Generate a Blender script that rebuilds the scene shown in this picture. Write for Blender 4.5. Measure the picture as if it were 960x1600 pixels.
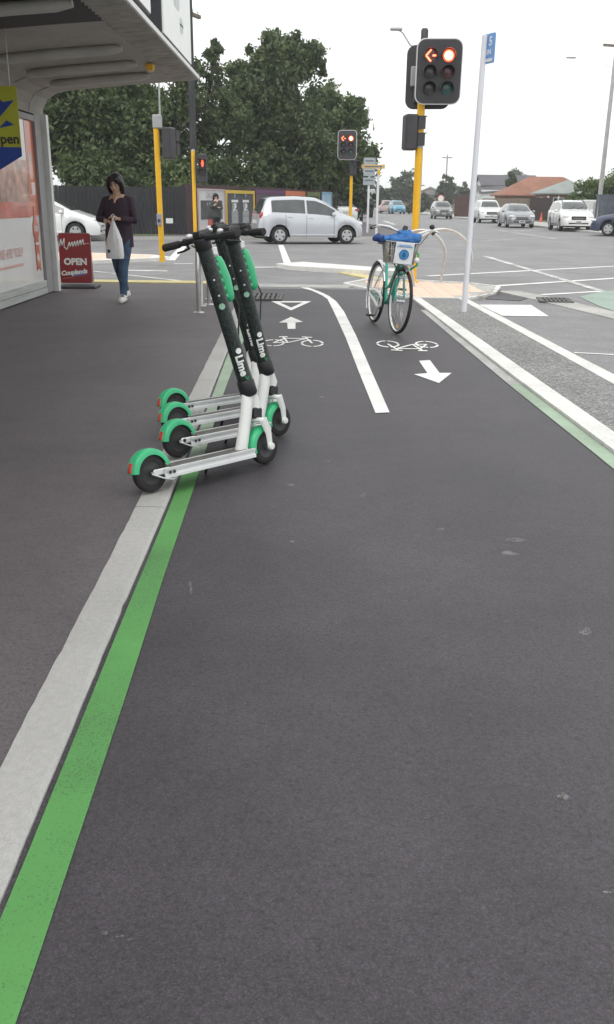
import bpy, bmesh, math, random
import numpy as np
from mathutils import Vector, Matrix, noise

random.seed(7); np.random.seed(7)
scene = bpy.context.scene
for o in list(bpy.data.objects): bpy.data.objects.remove(o)
C = scene.collection
R = math.radians
PI = math.pi

# ------------------------------------------------------------------ camera
FPX, CAMH, HORIZON, ROLL = 1400.0, 1.35, 315.0, 0.012      # photo 960 x 1600
pitch = math.atan((800 - HORIZON) / FPX)
vF = Vector((0, math.cos(pitch), -math.sin(pitch))); vR0 = Vector((1, 0, 0)); vU0 = vR0.cross(vF)
vR = math.cos(ROLL) * vR0 + math.sin(ROLL) * vU0
vU = -math.sin(ROLL) * vR0 + math.cos(ROLL) * vU0
cam_data = bpy.data.cameras.new('camera'); cam = bpy.data.objects.new('camera', cam_data); C.objects.link(cam)
cm = Matrix((vR, vU, -vF)).transposed().to_4x4(); cm.translation = (0, 0, CAMH); cam.matrix_world = cm
cam_data.sensor_fit = 'VERTICAL'; cam_data.sensor_height = 36; cam_data.lens = 36 * FPX / 1600
cam_data.clip_start = 0.05; cam_data.clip_end = 3000
scene.camera = cam

# ------------------------------------------------------------------ sky, sun, exposure
SUN_EL, SUN_AZ = R(58), R(200)
w = bpy.data.worlds.new('World'); scene.world = w; w.use_nodes = True
nt = w.node_tree; nt.nodes.clear()
sky = nt.nodes.new('ShaderNodeTexSky'); sky.sky_type = 'NISHITA'; sky.sun_disc = False
sky.sun_elevation = SUN_EL; sky.sun_rotation = SUN_AZ; sky.dust_density = 6; sky.air_density = 1.5
bgs = nt.nodes.new('ShaderNodeBackground'); bgs.inputs[1].default_value = 0.05
bgc = nt.nodes.new('ShaderNodeBackground'); bgc.inputs[0].default_value = (0.975, 1.0, 0.985, 1); bgc.inputs[1].default_value = 1.02
ad = nt.nodes.new('ShaderNodeMixShader'); ad.inputs[0].default_value = 0.88
wo = nt.nodes.new('ShaderNodeOutputWorld')
nt.links.new(sky.outputs[0], bgs.inputs[0]); nt.links.new(bgs.outputs[0], ad.inputs[1]); nt.links.new(bgc.outputs[0], ad.inputs[2])
nt.links.new(ad.outputs[0], wo.inputs[0])
sl = bpy.data.lights.new('sun', 'SUN'); sl.energy = 0.8; sl.angle = R(35); sl.color = (1, 0.97, 0.93)
so = bpy.data.objects.new('sun', sl); C.objects.link(so)
sd = Vector((math.sin(SUN_AZ) * math.cos(SUN_EL), math.cos(SUN_AZ) * math.cos(SUN_EL), math.sin(SUN_EL)))
so.rotation_euler = sd.to_track_quat('Z', 'Y').to_euler(); so.location = sd * 60
scene.view_settings.view_transform = 'Standard'; scene.view_settings.look = 'None'
scene.view_settings.exposure = 0.5; scene.view_settings.gamma = 1.0
scene.view_settings.use_curve_mapping = False
scene.render.engine = 'CYCLES'
scene.cycles.max_bounces = 5; scene.cycles.volume_bounces = 0

# ------------------------------------------------------------------ where a photo point stands in the place
def g(px, py, z=0.0):
    d = vF * FPX + vR * (px - 480) + vU * (800 - py)
    t = (z - CAMH) / d.z
    return Vector((0, 0, CAMH)) + d * t
def gd(px, py, depth):
    d = vF * FPX + vR * (px - 480) + vU * (800 - py)
    return Vector((0, 0, CAMH)) + d * (depth / d.y)

# ------------------------------------------------------------------ materials
MATS = {}
def mat(name, col, rough=0.6, metal=0.0, var=0.0, vscale=4.0, bump=0.0, bscale=60.0, spec=0.5, emit=None, estr=0, coat=0.0, trans=0.0, stretch=None, var2=0.0, v2scale=0.7, alpha=1.0):
    if name in MATS: return MATS[name]
    m = bpy.data.materials.new(name); m.use_nodes = True
    n = m.node_tree.nodes; l = m.node_tree.links; b = n['Principled BSDF']
    c = (*col, 1)
    b.inputs['Base Color'].default_value = c; b.inputs['Roughness'].default_value = rough
    b.inputs['Metallic'].default_value = metal; b.inputs['Specular IOR Level'].default_value = spec
    b.inputs['Coat Weight'].default_value = coat; b.inputs['Transmission Weight'].default_value = trans
    if alpha < 1: b.inputs['Alpha'].default_value = alpha
    if emit: b.inputs['Emission Color'].default_value = (*emit, 1); b.inputs['Emission Strength'].default_value = estr
    if var or bump or var2:
        tc = n.new('ShaderNodeTexCoord'); src = tc.outputs['Object']
        if stretch:
            mp = n.new('ShaderNodeMapping'); mp.inputs['Scale'].default_value = stretch; l.new(src, mp.inputs[0]); src = mp.outputs[0]
    cur = None
    for (v, s) in ((var, vscale), (var2, v2scale)):
        if not v: continue
        nz = n.new('ShaderNodeTexNoise'); nz.inputs['Scale'].default_value = s; nz.inputs['Detail'].default_value = 4; l.new(src, nz.inputs[0])
        mr = n.new('ShaderNodeMapRange'); mr.inputs[1].default_value = 0.3; mr.inputs[2].default_value = 0.7
        mr.inputs[3].default_value = 1 - v; mr.inputs[4].default_value = 1 + v; l.new(nz.outputs[0], mr.inputs[0])
        mx = n.new('ShaderNodeMix'); mx.data_type = 'RGBA'; mx.blend_type = 'MULTIPLY'; mx.inputs[0].default_value = 1
        if cur is None: mx.inputs[6].default_value = c
        else: l.new(cur, mx.inputs[6])
        l.new(mr.outputs[0], mx.inputs[7]); cur = mx.outputs[2]
    if cur is not None: l.new(cur, b.inputs['Base Color'])
    if bump:
        nb = n.new('ShaderNodeTexNoise'); nb.inputs['Scale'].default_value = bscale; nb.inputs['Detail'].default_value = 3; l.new(src, nb.inputs[0])
        bp = n.new('ShaderNodeBump'); bp.inputs['Strength'].default_value = bump; bp.inputs['Distance'].default_value = 0.01
        l.new(nb.outputs[0], bp.inputs['Height']); l.new(bp.outputs[0], b.inputs['Normal'])
    MATS[name] = m
    return m

def asphalt(name, dark, light, agg=170.0, rough=0.72, blotch=0.16, bump=0.35, tint=(1, .97, 1), spots=True, spec=0.4):
    m = bpy.data.materials.new(name); m.use_nodes = True
    n = m.node_tree.nodes; l = m.node_tree.links; b = n['Principled BSDF']
    tc = n.new('ShaderNodeTexCoord'); src = tc.outputs['Object']
    vo = n.new('ShaderNodeTexVoronoi'); vo.inputs['Scale'].default_value = agg; l.new(src, vo.inputs['Vector'])
    sx = n.new('ShaderNodeSeparateColor'); l.new(vo.outputs['Color'], sx.inputs[0])
    cr = n.new('ShaderNodeValToRGB'); e = cr.color_ramp.elements
    e[0].position = 0.0; e[0].color = (dark * tint[0], dark * tint[1], dark * tint[2], 1)
    e[1].position = 1.0; e[1].color = (light * tint[0], light * tint[1], light * tint[2], 1)
    x = cr.color_ramp.elements.new(0.72); mid = dark * .55 + light * .45; x.color = (mid * tint[0], mid * tint[1], mid * tint[2], 1)
    l.new(sx.outputs[0], cr.inputs[0])
    cur = cr.outputs[0]
    # pits between stones
    nf = n.new('ShaderNodeTexNoise'); nf.inputs['Scale'].default_value = agg * .27; nf.inputs['Detail'].default_value = 5; nf.inputs['Roughness'].default_value = .7; l.new(src, nf.inputs[0])
    for (node, lo, hi, a, bb) in ((nf, .34, .50, .68, 1.04),):
        mr = n.new('ShaderNodeMapRange'); mr.inputs[1].default_value = lo; mr.inputs[2].default_value = hi; mr.inputs[3].default_value = a; mr.inputs[4].default_value = bb
        l.new(node.outputs[0], mr.inputs[0])
        mx = n.new('ShaderNodeMix'); mx.data_type = 'RGBA'; mx.blend_type = 'MULTIPLY'; mx.inputs[0].default_value = 1
        l.new(cur, mx.inputs[6]); l.new(mr.outputs[0], mx.inputs[7]); cur = mx.outputs[2]
    for (s, amt, det) in ((0.45, blotch * 1.2, 3), (1.7, blotch, 5), (9, blotch * .45, 3)):
        nz = n.new('ShaderNodeTexNoise'); nz.inputs['Scale'].default_value = s; nz.inputs['Detail'].default_value = det; l.new(src, nz.inputs[0])
        mr = n.new('ShaderNodeMapRange'); mr.inputs[1].default_value = .3; mr.inputs[2].default_value = .7; mr.inputs[3].default_value = 1 - amt; mr.inputs[4].default_value = 1 + amt
        l.new(nz.outputs[0], mr.inputs[0])
        mx = n.new('ShaderNodeMix'); mx.data_type = 'RGBA'; mx.blend_type = 'MULTIPLY'; mx.inputs[0].default_value = 1
        l.new(cur, mx.inputs[6]); l.new(mr.outputs[0], mx.inputs[7]); cur = mx.outputs[2]
    if spots:                      # scuffs and old chewing gum
        v2 = n.new('ShaderNodeTexVoronoi'); v2.inputs['Scale'].default_value = 2.3; v2.inputs['Randomness'].default_value = 1
        n3 = n.new('ShaderNodeTexNoise'); n3.inputs['Scale'].default_value = 9; l.new(src, n3.inputs[0])
        va = n.new('ShaderNodeMix'); va.data_type = 'RGBA'; va.blend_type = 'ADD'; va.inputs[0].default_value = .10
        l.new(src, va.inputs[6]); l.new(n3.outputs[1], va.inputs[7]); l.new(va.outputs[2], v2.inputs['Vector'])
        ss = n.new('ShaderNodeSeparateColor'); l.new(v2.outputs['Color'], ss.inputs[0])
        rad = n.new('ShaderNodeMath'); rad.operation = 'MULTIPLY_ADD'; rad.inputs[1].default_value = .20; rad.inputs[2].default_value = -.10; l.new(ss.outputs[1], rad.inputs[0])
        lt = n.new('ShaderNodeMapRange'); lt.interpolation_type = 'SMOOTHSTEP'; lt.inputs[3].default_value = 1; lt.inputs[4].default_value = 0
        l.new(v2.outputs['Distance'], lt.inputs[0]); l.new(rad.outputs[0], lt.inputs[2])
        half = n.new('ShaderNodeMath'); half.operation = 'MULTIPLY'; half.inputs[1].default_value = .35; l.new(rad.outputs[0], half.inputs[0]); l.new(half.outputs[0], lt.inputs[1])
        gate = n.new('ShaderNodeMath'); gate.operation = 'GREATER_THAN'; gate.inputs[1].default_value = .52; l.new(ss.outputs[1], gate.inputs[0])
        mu = n.new('ShaderNodeMath'); mu.operation = 'MULTIPLY'; l.new(lt.outputs[0], mu.inputs[0]); l.new(gate.outputs[0], mu.inputs[1])
        m2 = n.new('ShaderNodeMath'); m2.operation = 'MULTIPLY'; m2.inputs[1].default_value = .55; l.new(mu.outputs[0], m2.inputs[0])
        mx = n.new('ShaderNodeMix'); mx.data_type = 'RGBA'; l.new(m2.outputs[0], mx.inputs[0]); l.new(cur, mx.inputs[6]); mx.inputs[7].default_value = (.27, .26, .25, 1); cur = mx.outputs[2]
    l.new(cur, b.inputs['Base Color'])
    b.inputs['Roughness'].default_value = rough; b.inputs['Specular IOR Level'].default_value = spec
    bp = n.new('ShaderNodeBump'); bp.inputs['Strength'].default_value = bump; bp.inputs['Distance'].default_value = .006
    l.new(nf.outputs[0], bp.inputs['Height']); l.new(bp.outputs[0], b.inputs['Normal'])
    MATS[name] = m
    return m

def paint(name, col, wear=0.35, scale=70, rough=.65, under=(.06, .058, .06), thresh=.36):
    """road paint with small pits where the asphalt shows"""
    m = bpy.data.materials.new(name); m.use_nodes = True
    n = m.node_tree.nodes; l = m.node_tree.links; b = n['Principled BSDF']
    tc = n.new('ShaderNodeTexCoord'); src = tc.outputs['Object']
    nz = n.new('ShaderNodeTexNoise'); nz.inputs['Scale'].default_value = scale; nz.inputs['Detail'].default_value = 6; nz.inputs['Roughness'].default_value = .7; l.new(src, nz.inputs[0])
    nl = n.new('ShaderNodeTexNoise'); nl.inputs['Scale'].default_value = 2.2; nl.inputs['Detail'].default_value = 5; l.new(src, nl.inputs[0])
    ma = n.new('ShaderNodeMath'); ma.operation = 'MULTIPLY_ADD'; ma.inputs[1].default_value = -.35; ma.inputs[2].default_value = thresh + .17; l.new(nl.outputs[0], ma.inputs[0])
    sb = n.new('ShaderNodeMath'); sb.operation = 'SUBTRACT'; l.new(nz.outputs[0], sb.inputs[0]); l.new(ma.outputs[0], sb.inputs[1])
    mr = n.new('ShaderNodeMapRange'); mr.inputs[1].default_value = -.03; mr.inputs[2].default_value = .05; mr.inputs[3].default_value = 1 - wear; mr.inputs[4].default_value = 1
    l.new(sb.outputs[0], mr.inputs[0])
    m2 = n.new('ShaderNodeMapRange'); m2.inputs[1].default_value = .3; m2.inputs[2].default_value = .7; m2.inputs[3].default_value = .86; m2.inputs[4].default_value = 1.08; l.new(nl.outputs[0], m2.inputs[0])
    mc = n.new('ShaderNodeMix'); mc.data_type = 'RGBA'; mc.blend_type = 'MULTIPLY'; mc.inputs[0].default_value = 1; mc.inputs[6].default_value = (*col, 1); l.new(m2.outputs[0], mc.inputs[7])
    mx = n.new('ShaderNodeMix'); mx.data_type = 'RGBA'; l.new(mr.outputs[0], mx.inputs[0]); mx.inputs[6].default_value = (*under, 1); l.new(mc.outputs[2], mx.inputs[7])
    l.new(mx.outputs[2], b.inputs['Base Color']); b.inputs['Roughness'].default_value = rough
    bp = n.new('ShaderNodeBump'); bp.inputs['Strength'].default_value = .25; bp.inputs['Distance'].default_value = .004
    l.new(nz.outputs[0], bp.inputs['Height']); l.new(bp.outputs[0], b.inputs['Normal'])
    MATS[name] = m
    return m

# ------------------------------------------------------------------ mesh helpers
def frame(o, x, y):
    x = Vector(x).normalized(); y = Vector(y); z = x.cross(y).normalized(); y = z.cross(x)
    m = Matrix((x, y, z)).transposed().to_4x4(); m.translation = o
    return m
class MB:
    def __init__(s): s.v = []; s.f = []; s.sm = []
    def add(s, vs, fs, M=None, smooth=False):
        k = len(s.v)
        s.v += [tuple(M @ Vector(p)) for p in vs] if M is not None else [tuple(p) for p in vs]
        s.f += [tuple(i + k for i in f) for f in fs]; s.sm += [smooth] * len(fs)
        return s
    def box(s, c, d, M=None, b=0.0, rz=0.0, rot=None):
        x, y, z = d[0] / 2, d[1] / 2, d[2] / 2
        b = min(b, x * .9, y * .9, z * .9)
        T = Matrix.Translation(c)
        if rz: T = T @ Matrix.Rotation(rz, 4, 'Z')
        if rot is not None: T = T @ rot.to_4x4()
        if M is not None: T = M @ T
        if b <= 0:
            vs = [(i * x, j * y, k * z) for i in (-1, 1) for j in (-1, 1) for k in (-1, 1)]
            fs = [(0, 1, 3, 2), (4, 6, 7, 5), (0, 4, 5, 1), (2, 3, 7, 6), (0, 2, 6, 4), (1, 5, 7, 3)]
            return s.add(vs, fs, T)
        vs = []; idx = {}
        for i in (-1, 1):
            for j in (-1, 1):
                for k in (-1, 1):
                    for ax in range(3):
                        p = [i * x, j * y, k * z]; sg = (i, j, k)
                        for a in range(3):
                            if a != ax: p[a] -= sg[a] * b
                        idx[(i, j, k, ax)] = len(vs); vs.append(p)
        fs = []
        for ax in range(3):
            for sg in (-1, 1):
                o = [a for a in range(3) if a != ax]; q = []
                for (u, v_) in ((-1, -1), (1, -1), (1, 1), (-1, 1)):
                    t = [0, 0, 0]; t[ax] = sg; t[o[0]] = u; t[o[1]] = v_; q.append(idx[(*t, ax)])
                if (sg > 0) != (ax != 1): q.reverse()
                fs.append(q)
        for ax in range(3):
            o = [a for a in range(3) if a != ax]
            for u in (-1, 1):
                for v_ in (-1, 1):
                    t0 = [0, 0, 0]; t0[ax] = -1; t0[o[0]] = u; t0[o[1]] = v_; t1 = list(t0); t1[ax] = 1
                    q = [idx[(*t0, o[0])], idx[(*t1, o[0])], idx[(*t1, o[1])], idx[(*t0, o[1])]]
                    fs.append(q)
        for i in (-1, 1):
            for j in (-1, 1):
                for k in (-1, 1): fs.append([idx[(i, j, k, 0)], idx[(i, j, k, 1)], idx[(i, j, k, 2)]])
        return s.add(vs, fs, T)
    def tube(s, pts, r, n=8, M=None, cap=True, flat=None, smooth=True):
        pts = [Vector(p) for p in pts]; m = len(pts)
        rs = r if isinstance(r, (list, tuple)) else [r] * m
        tan = [(pts[min(i + 1, m - 1)] - pts[max(i - 1, 0)]).normalized() for i in range(m)]
        up = Vector((0, 0, 1)) if abs(tan[0].z) < .9 else Vector((0, 1, 0))
        if flat is not None: up = Vector(flat[0])
        nx = (up - tan[0] * up.dot(tan[0])).normalized(); vs = []
        for i in range(m):
            nx = (nx - tan[i] * nx.dot(tan[i])).normalized(); ny = tan[i].cross(nx)
            for k in range(n):
                a = 2 * PI * k / n
                e = flat[1] if flat is not None else 1
                vs.append(pts[i] + (nx * math.cos(a) + ny * math.sin(a) * e) * rs[i])
        fs = [(i * n + k, i * n + (k + 1) % n, (i + 1) * n + (k + 1) % n, (i + 1) * n + k) for i in range(m - 1) for k in range(n)]
        k0 = len(s.f)
        s.add(vs, fs, M, smooth)
        if cap:
            kk = len(s.v) - len(vs)
            s.f += [tuple(kk + k for k in reversed(range(n))), tuple(kk + (m - 1) * n + k for k in range(n))]; s.sm += [False, False]
        return s
    def lathe(s, prof, M=None, n=20, a0=0.0, a1=2 * PI, smooth=True):
        full = abs(a1 - a0 - 2 * PI) < 1e-6; cols = n if full else n + 1; vs = []
        for i in range(cols):
            a = a0 + (a1 - a0) * i / n
            vs += [(r * math.cos(a), r * math.sin(a), z) for r, z in prof]
        m = len(prof)
        fs = [(i * m + j, ((i + 1) % cols) * m + j, ((i + 1) % cols) * m + j + 1, i * m + j + 1) for i in range(n) for j in range(m - 1)]
        return s.add(vs, fs, M, smooth)
    def prism(s, poly, d, M=None, smooth=False):
        n = len(poly); vs = [(x, y, -d / 2) for x, y in poly] + [(x, y, d / 2) for x, y in poly]
        fs = [tuple(reversed(range(n))), tuple(range(n, 2 * n))] + [(i, (i + 1) % n, n + (i + 1) % n, n + i) for i in range(n)]
        return s.add(vs, fs, M, smooth)
    def slab(s, poly, z0, z1):
        n = len(poly); vs = [(x, y, z0) for x, y in poly] + [(x, y, z1) for x, y in poly]
        a = sum(poly[i][0] * poly[(i + 1) % n][1] - poly[(i + 1) % n][0] * poly[i][1] for i in range(n))
        if a < 0: poly = poly[::-1]; vs = [(x, y, z0) for x, y in poly] + [(x, y, z1) for x, y in poly]
        return s.add(vs, [tuple(range(n, 2 * n))] + [(i, (i + 1) % n, n + (i + 1) % n, n + i) for i in range(n)])
    def sheet(s, poly, z):
        n = len(poly); poly = [(p[0], p[1]) for p in poly]
        a = sum(poly[i][0] * poly[(i + 1) % n][1] - poly[(i + 1) % n][0] * poly[i][1] for i in range(n))
        if a < 0: poly = poly[::-1]
        return s.add([(x, y, z) for x, y in poly], [tuple(range(n))])
    def strip(s, left, right, z):
        n = len(left); vs = [(p[0], p[1], z) for p in left] + [(p[0], p[1], z) for p in right]
        return s.add(vs, [(i, n + i, n + i + 1, i + 1) for i in range(n - 1)])
    def ball(s, c, r, M=None, n=12, m=8):
        r = r if isinstance(r, (tuple, list)) else (r, r, r)
        vs = [(c[0], c[1], c[2] - r[2])]
        for j in range(1, m):
            t = PI * j / m
            vs += [(c[0] + r[0] * math.sin(t) * math.cos(2 * PI * k / n), c[1] + r[1] * math.sin(t) * math.sin(2 * PI * k / n), c[2] - r[2] * math.cos(t)) for k in range(n)]
        vs.append((c[0], c[1], c[2] + r[2])); e = len(vs) - 1
        fs = [(0, 1 + (k + 1) % n, 1 + k) for k in range(n)] + [(e, e - n + k, e - n + (k + 1) % n) for k in range(n)]
        fs += [(1 + j * n + k, 1 + j * n + (k + 1) % n, 1 + (j + 1) * n + (k + 1) % n, 1 + (j + 1) * n + k) for j in range(m - 2) for k in range(n)]
        return s.add(vs, fs, M, True)
    def text(s, body, size, M, bold=0.0, shear=0.0, depth=0.002, align='CENTER', xs=1.0):
        cu = bpy.data.curves.new('t', 'FONT'); cu.body = body; cu.size = size; cu.align_x = align; cu.align_y = 'CENTER'
        cu.offset = bold; cu.shear = shear; cu.extrude = depth / 2; cu.resolution_u = 3
        o = bpy.data.objects.new('t', cu); C.objects.link(o); dg = bpy.context.evaluated_depsgraph_get()
        me = bpy.data.meshes.new_from_object(o.evaluated_get(dg))
        s.add([(v.co.x * xs, v.co.y, v.co.z) for v in me.vertices], [tuple(p.vertices) for p in me.polygons], M)
        bpy.data.objects.remove(o); bpy.data.meshes.remove(me); bpy.data.curves.remove(cu)
        return s
    def mesh(s, name, m):
        me = bpy.data.meshes.new(name); me.from_pydata(s.v, [], s.f); me.polygons.foreach_set('use_smooth', s.sm)
        if m is not None: me.materials.append(m)
        bm = bmesh.new(); bm.from_mesh(me); bmesh.ops.recalc_face_normals(bm, faces=bm.faces[:])
        for e in bm.edges:
            if len(e.link_faces) == 2 and e.calc_face_angle(0) > .85: e.smooth = False
        bm.to_mesh(me); bm.free()
        me.update(); return me
    def build(s, name, m, parent=None, sheet=False):
        if sheet:
            me = bpy.data.meshes.new(name); me.from_pydata(s.v, [], s.f); me.materials.append(m); me.update()
        else: me = s.mesh(name, m)
        o = bpy.data.objects.new(name, me); C.objects.link(o)
        if parent is not None: o.parent = parent
        return o
def tag(o, label, cat, group=None):
    o['label'] = label; o['category'] = cat
    if group: o['group'] = group
    return o
def thing(name, label, cat, loc=(0, 0, 0), rz=0.0, group=None):
    o = bpy.data.objects.new(name, None); C.objects.link(o); o.location = loc; o.rotation_euler = (0, 0, rz); o.empty_display_size = .2
    return tag(o, label, cat, group)
def struct(o): o['kind'] = 'structure'; return o
def copy_tree(o, parent=None):
    c = o.copy(); C.objects.link(c); c.parent = parent
    for ch in list(o.children): copy_tree(ch, c)
    return c
def lerp(a, b, t): return a + (b - a) * t
def interp(tab, x):
    if x <= tab[0][0]: return tab[0][1]
    for (a, b), (c, d) in zip(tab, tab[1:]):
        if x <= c: return b + (d - b) * (x - a) / (c - a)
    return tab[-1][1]
def rrect(w, h, r, n=5):
    out = []
    for cx, cy, a0 in ((w / 2 - r, h / 2 - r, 0), (-w / 2 + r, h / 2 - r, 90), (-w / 2 + r, -h / 2 + r, 180), (w / 2 - r, -h / 2 + r, 270)):
        out += [(cx + r * math.cos(R(a0 + 90 * i / n)), cy + r * math.sin(R(a0 + 90 * i / n))) for i in range(n + 1)]
    return out
# ================================================================== THE SETTING
M_cycle = asphalt('asphalt_cycleway', .044, .086, agg=300, tint=(1.07, .95, 1.11), blotch=.13, rough=.56, bump=.25, spec=.35)
M_foot = asphalt('asphalt_footpath', .10, .15, agg=330, tint=(1.07, .95, 1.02), blotch=.10, rough=.65, bump=.2, spec=.35)
M_road = asphalt('asphalt_road', .175, .28, agg=120, tint=(1.01, .98, 1.02), blotch=.12, rough=.62, spots=False)
M_isl = asphalt('asphalt_chip_seal', .12, .40, agg=75, tint=(1, .98, .98), blotch=.08, rough=.75, spots=False, bump=.7)
M_white = paint('white_road_paint', (.80, .80, .78), wear=.4)
M_whiteworn = paint('worn_white_road_paint', (.66, .66, .65), wear=.7, thresh=.46)
M_green = paint('green_road_paint', (.10, .31, .085), wear=.6, scale=150, thresh=.405)
M_greenpale = paint('faded_green_road_paint', (.34, .44, .33), wear=.4, scale=85, thresh=.4)
M_greygut = mat('concrete_channel', (.40, .40, .39), .8, var=.18, vscale=3, var2=.12, v2scale=30, bump=.3, bscale=120)
M_greenbox = paint('green_cycle_box_paint', (.29, .37, .32), wear=.3, scale=40)
M_kerb = mat('kerb_concrete', (.43, .42, .41), .85, var=.09, vscale=1.6, var2=.07, v2scale=45, bump=.4, bscale=140)
M_kerbw = mat('kerb_painted_white', (.70, .69, .67), .75, var=.10, vscale=2.5, var2=.10, v2scale=30, bump=.3, bscale=120)
M_pink = mat('tactile_paver_terracotta', (.78, .57, .46), .8, var=.10, vscale=1.5, var2=.10, v2scale=20)
M_yeltac = mat('tactile_yellow', (.60, .52, .26), .75, var=.15, vscale=6)
M_conc = mat('concrete', (.42, .41, .39), .85, var=.15, vscale=1.5, var2=.12, v2scale=18, bump=.3, bscale=60)
M_iron = mat('cast_iron', (.12, .118, .115), .6, metal=.6, var=.3, vscale=20)
M_hole = mat('drain_darkness', (.012, .012, .012), .9)
M_earth = mat('ground_earth', (.11, .115, .06), .95, var=.35, vscale=.25, var2=.3, v2scale=4)
M_joint = mat('joint_shadow', (.05, .048, .045), .95)

ground = MB().sheet([(-700, -60), (700, -60), (700, 1400), (-700, 1400)], -.06).build('ground', M_earth, sheet=True); struct(ground)
road = MB().sheet([(-120, -8), (14.2, -8), (14.2, 420), (-120, 420)], 0).build('road', M_road, sheet=True); struct(road)

KL = [(-3, -.74), (1.87, -.75), (3.25, -.772), (3.9, -.785), (6.28, -.85), (9.3, -.925), (11.5, -.98), (15.5, -1.09)]
KR = [(-3, -.60), (1.45, -.61), (2.7, -.635), (3.9, -.652), (6.3, -.712), (8.1, -.76), (10, -.80), (15.5, -.94)]
GR = [(-3, -.47), (1.17, -.49), (2.25, -.512), (3.1, -.537), (4.3, -.562), (6.5, -.625), (9, -.665), (13.2, -.75)]
WL = [(-3, 1.96), (4.97, 1.75), (7.47, 1.665), (12.49, 1.54), (13.6, 1.51)]
WR = [(-3, 2.12), (5.42, 1.90), (7.63, 1.83), (9.05, 1.79), (13.45, 1.65), (13.6, 1.645)]
SL = [(-3, 2.67), (6.96, 2.39), (8.85, 2.335), (10.77, 2.28), (13.7, 2.19)]
SR = [(-3, 2.82), (7.41, 2.535), (8.46, 2.495), (11.35, 2.40), (13.6, 2.32)]
GLr = [(-3, 1.83), (4.85, 1.645), (5.65, 1.62), (7.06, 1.575), (12.0, 1.475)]
def xs(tab, y): return interp(tab, y)
ys = [-3 + .5 * i for i in range(38)]

cyc = MB().strip([(xs(KR, y) - .02, y) for y in ys if y <= 15.2], [(xs(WL, y) + .03, y) for y in ys if y <= 15.2], .004)
cyc = struct(cyc.build('cycleway', M_cycle, sheet=True))
# footpath under the canopy: a slab 3 cm above the cycleway
fp = MB().strip([(-3.9, y) for y in ys if y <= 15.6], [(xs(KL, y), y) for y in ys if y <= 15.6], .018)
fp.slab([(-9.0, 14.0), (-3.9, 14.0), (-3.9, 15.5), (-9, 15.5)], -.02, .018)
footpath = struct(fp.build('footpath', M_foot, sheet=True))

kerb = struct(MB().sheet([(xs(KL, y), y) for y in ys] + [(xs(KR, y) - .03, y) for y in reversed(ys)], .006).build('kerb', M_joint, sheet=True))
def stone_row(parent, L_, R_, y0, y1, step, z, m, name='kerb_stone', ragged=0.0, gap=.009, start=None):
    y = y0; first = True
    while y < y1 - .05:
        ye = min(y + (start if (first and start) else step), y1); first = False
        n = max(2, int((ye - y) / .06)); bm = MB(); vs = []
        cs = .012
        for i in range(n + 1):
            yy = lerp(y + gap / 2, ye - gap / 2, i / n)
            rg = ragged * (.55 * noise.noise(Vector((yy * 5, 3.1, 0))) + .7 * noise.noise(Vector((yy * 17, 9.1, 0))))
            rh = ragged * .35 * (noise.noise(Vector((yy * 7, 1.1, 4))) + (1.6 if noise.noise(Vector((yy * 9, 7.7, 2))) > .42 else 0) * -1)
            a = xs(L_, yy) + rg; b = xs(R_, yy) + rh
            vs += [(a, yy, -.02), (a, yy, z), (b - cs, yy, z), (b, yy, z - cs), (b + .002, yy, -.02)]
        k = 5
        fs = [(i * k + j, i * k + j + 1, (i + 1) * k + j + 1, (i + 1) * k + j) for i in range(n) for j in range(k - 1)]
        fs += [tuple(range(k)), tuple(n * k + j for j in reversed(range(k)))]
        bm.add(vs, fs); bm.build(name, m, parent); y = ye
stone_row(kerb, KL, KR, -3, 15.45, 3.05, .022, M_kerb, ragged=.007, start=6.88 - 3.05 + 3.05)
island = struct(MB().strip([(xs(WR, y) - .01, y) for y in ys if y <= 13.5], [(xs(SL, y) + .01, y) for y in ys if y <= 13.5], .026).build('traffic_island', M_isl, sheet=True))
stone_row(island, WL, WR, -3, 13.55, 2.9, .03, M_kerbw, ragged=.004, start=10.65 - 5.8)
SLr = [(y, x) for y, x in SL]
# outer edge of the island: chamfer falls to the road on the right
stone_row(island, SL, SR, -3, 13.5, 2.9, .03, M_kerbw, ragged=.004, start=4.0)

# lines on the cycleway (paint is a thin sheet on the asphalt)
yy1 = [-2.9 + .3 * i for i in range(26)]
MB().strip([(xs(KR, y) + .016, y) for y in yy1 if y < 4.7], [(xs(GR, y), y) for y in yy1 if y < 4.7], .008).build('green_edge_line', M_green, cyc, True)
yy2 = [4.62 + .3 * i for i in range(26)]
MB().strip([(xs(KR, y) + .016, y) for y in yy2 if y < 11.4], [(xs(GR, y), y) for y in yy2 if y < 11.4], .0082).build('faded_edge_line', M_greenpale, cyc, True)
MB().strip([(xs(GLr, y), y) for y in yy1 + yy2 if y < 7.3], [(xs(WL, y) - .006, y) for y in yy1 + yy2 if y < 7.3], .008).build('green_edge_line', M_greenpale, cyc, True)
MB().strip([(xs(GLr, y), y) for y in yy2 if 7 < y < 12.3], [(xs(WL, y) - .006, y) for y in yy2 if 7 < y < 12.3], .0083).build('concrete_edge_line', M_greygut, cyc, True)
def mark(name, px, m=None, z=.008, parent=None):
    return MB().sheet([g(*p) for p in px], z).build(name, m or M_white, parent or cyc, True)
# centre line, bending at its far end
cl = [((587, 647), (609, 646)), ((562, 585), (581, 582)), ((541, 530), (557, 526)), ((523, 490), (538, 488)), ((512, 468), (526, 472)), ((503, 462), (514, 463)), ((488, 455), (499, 456)), ((466, 449), (479, 449))]
MB().strip([g(*a) for a, b in cl], [g(*b) for a, b in cl], .008).build('centre_line', M_white, cyc, True)
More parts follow.
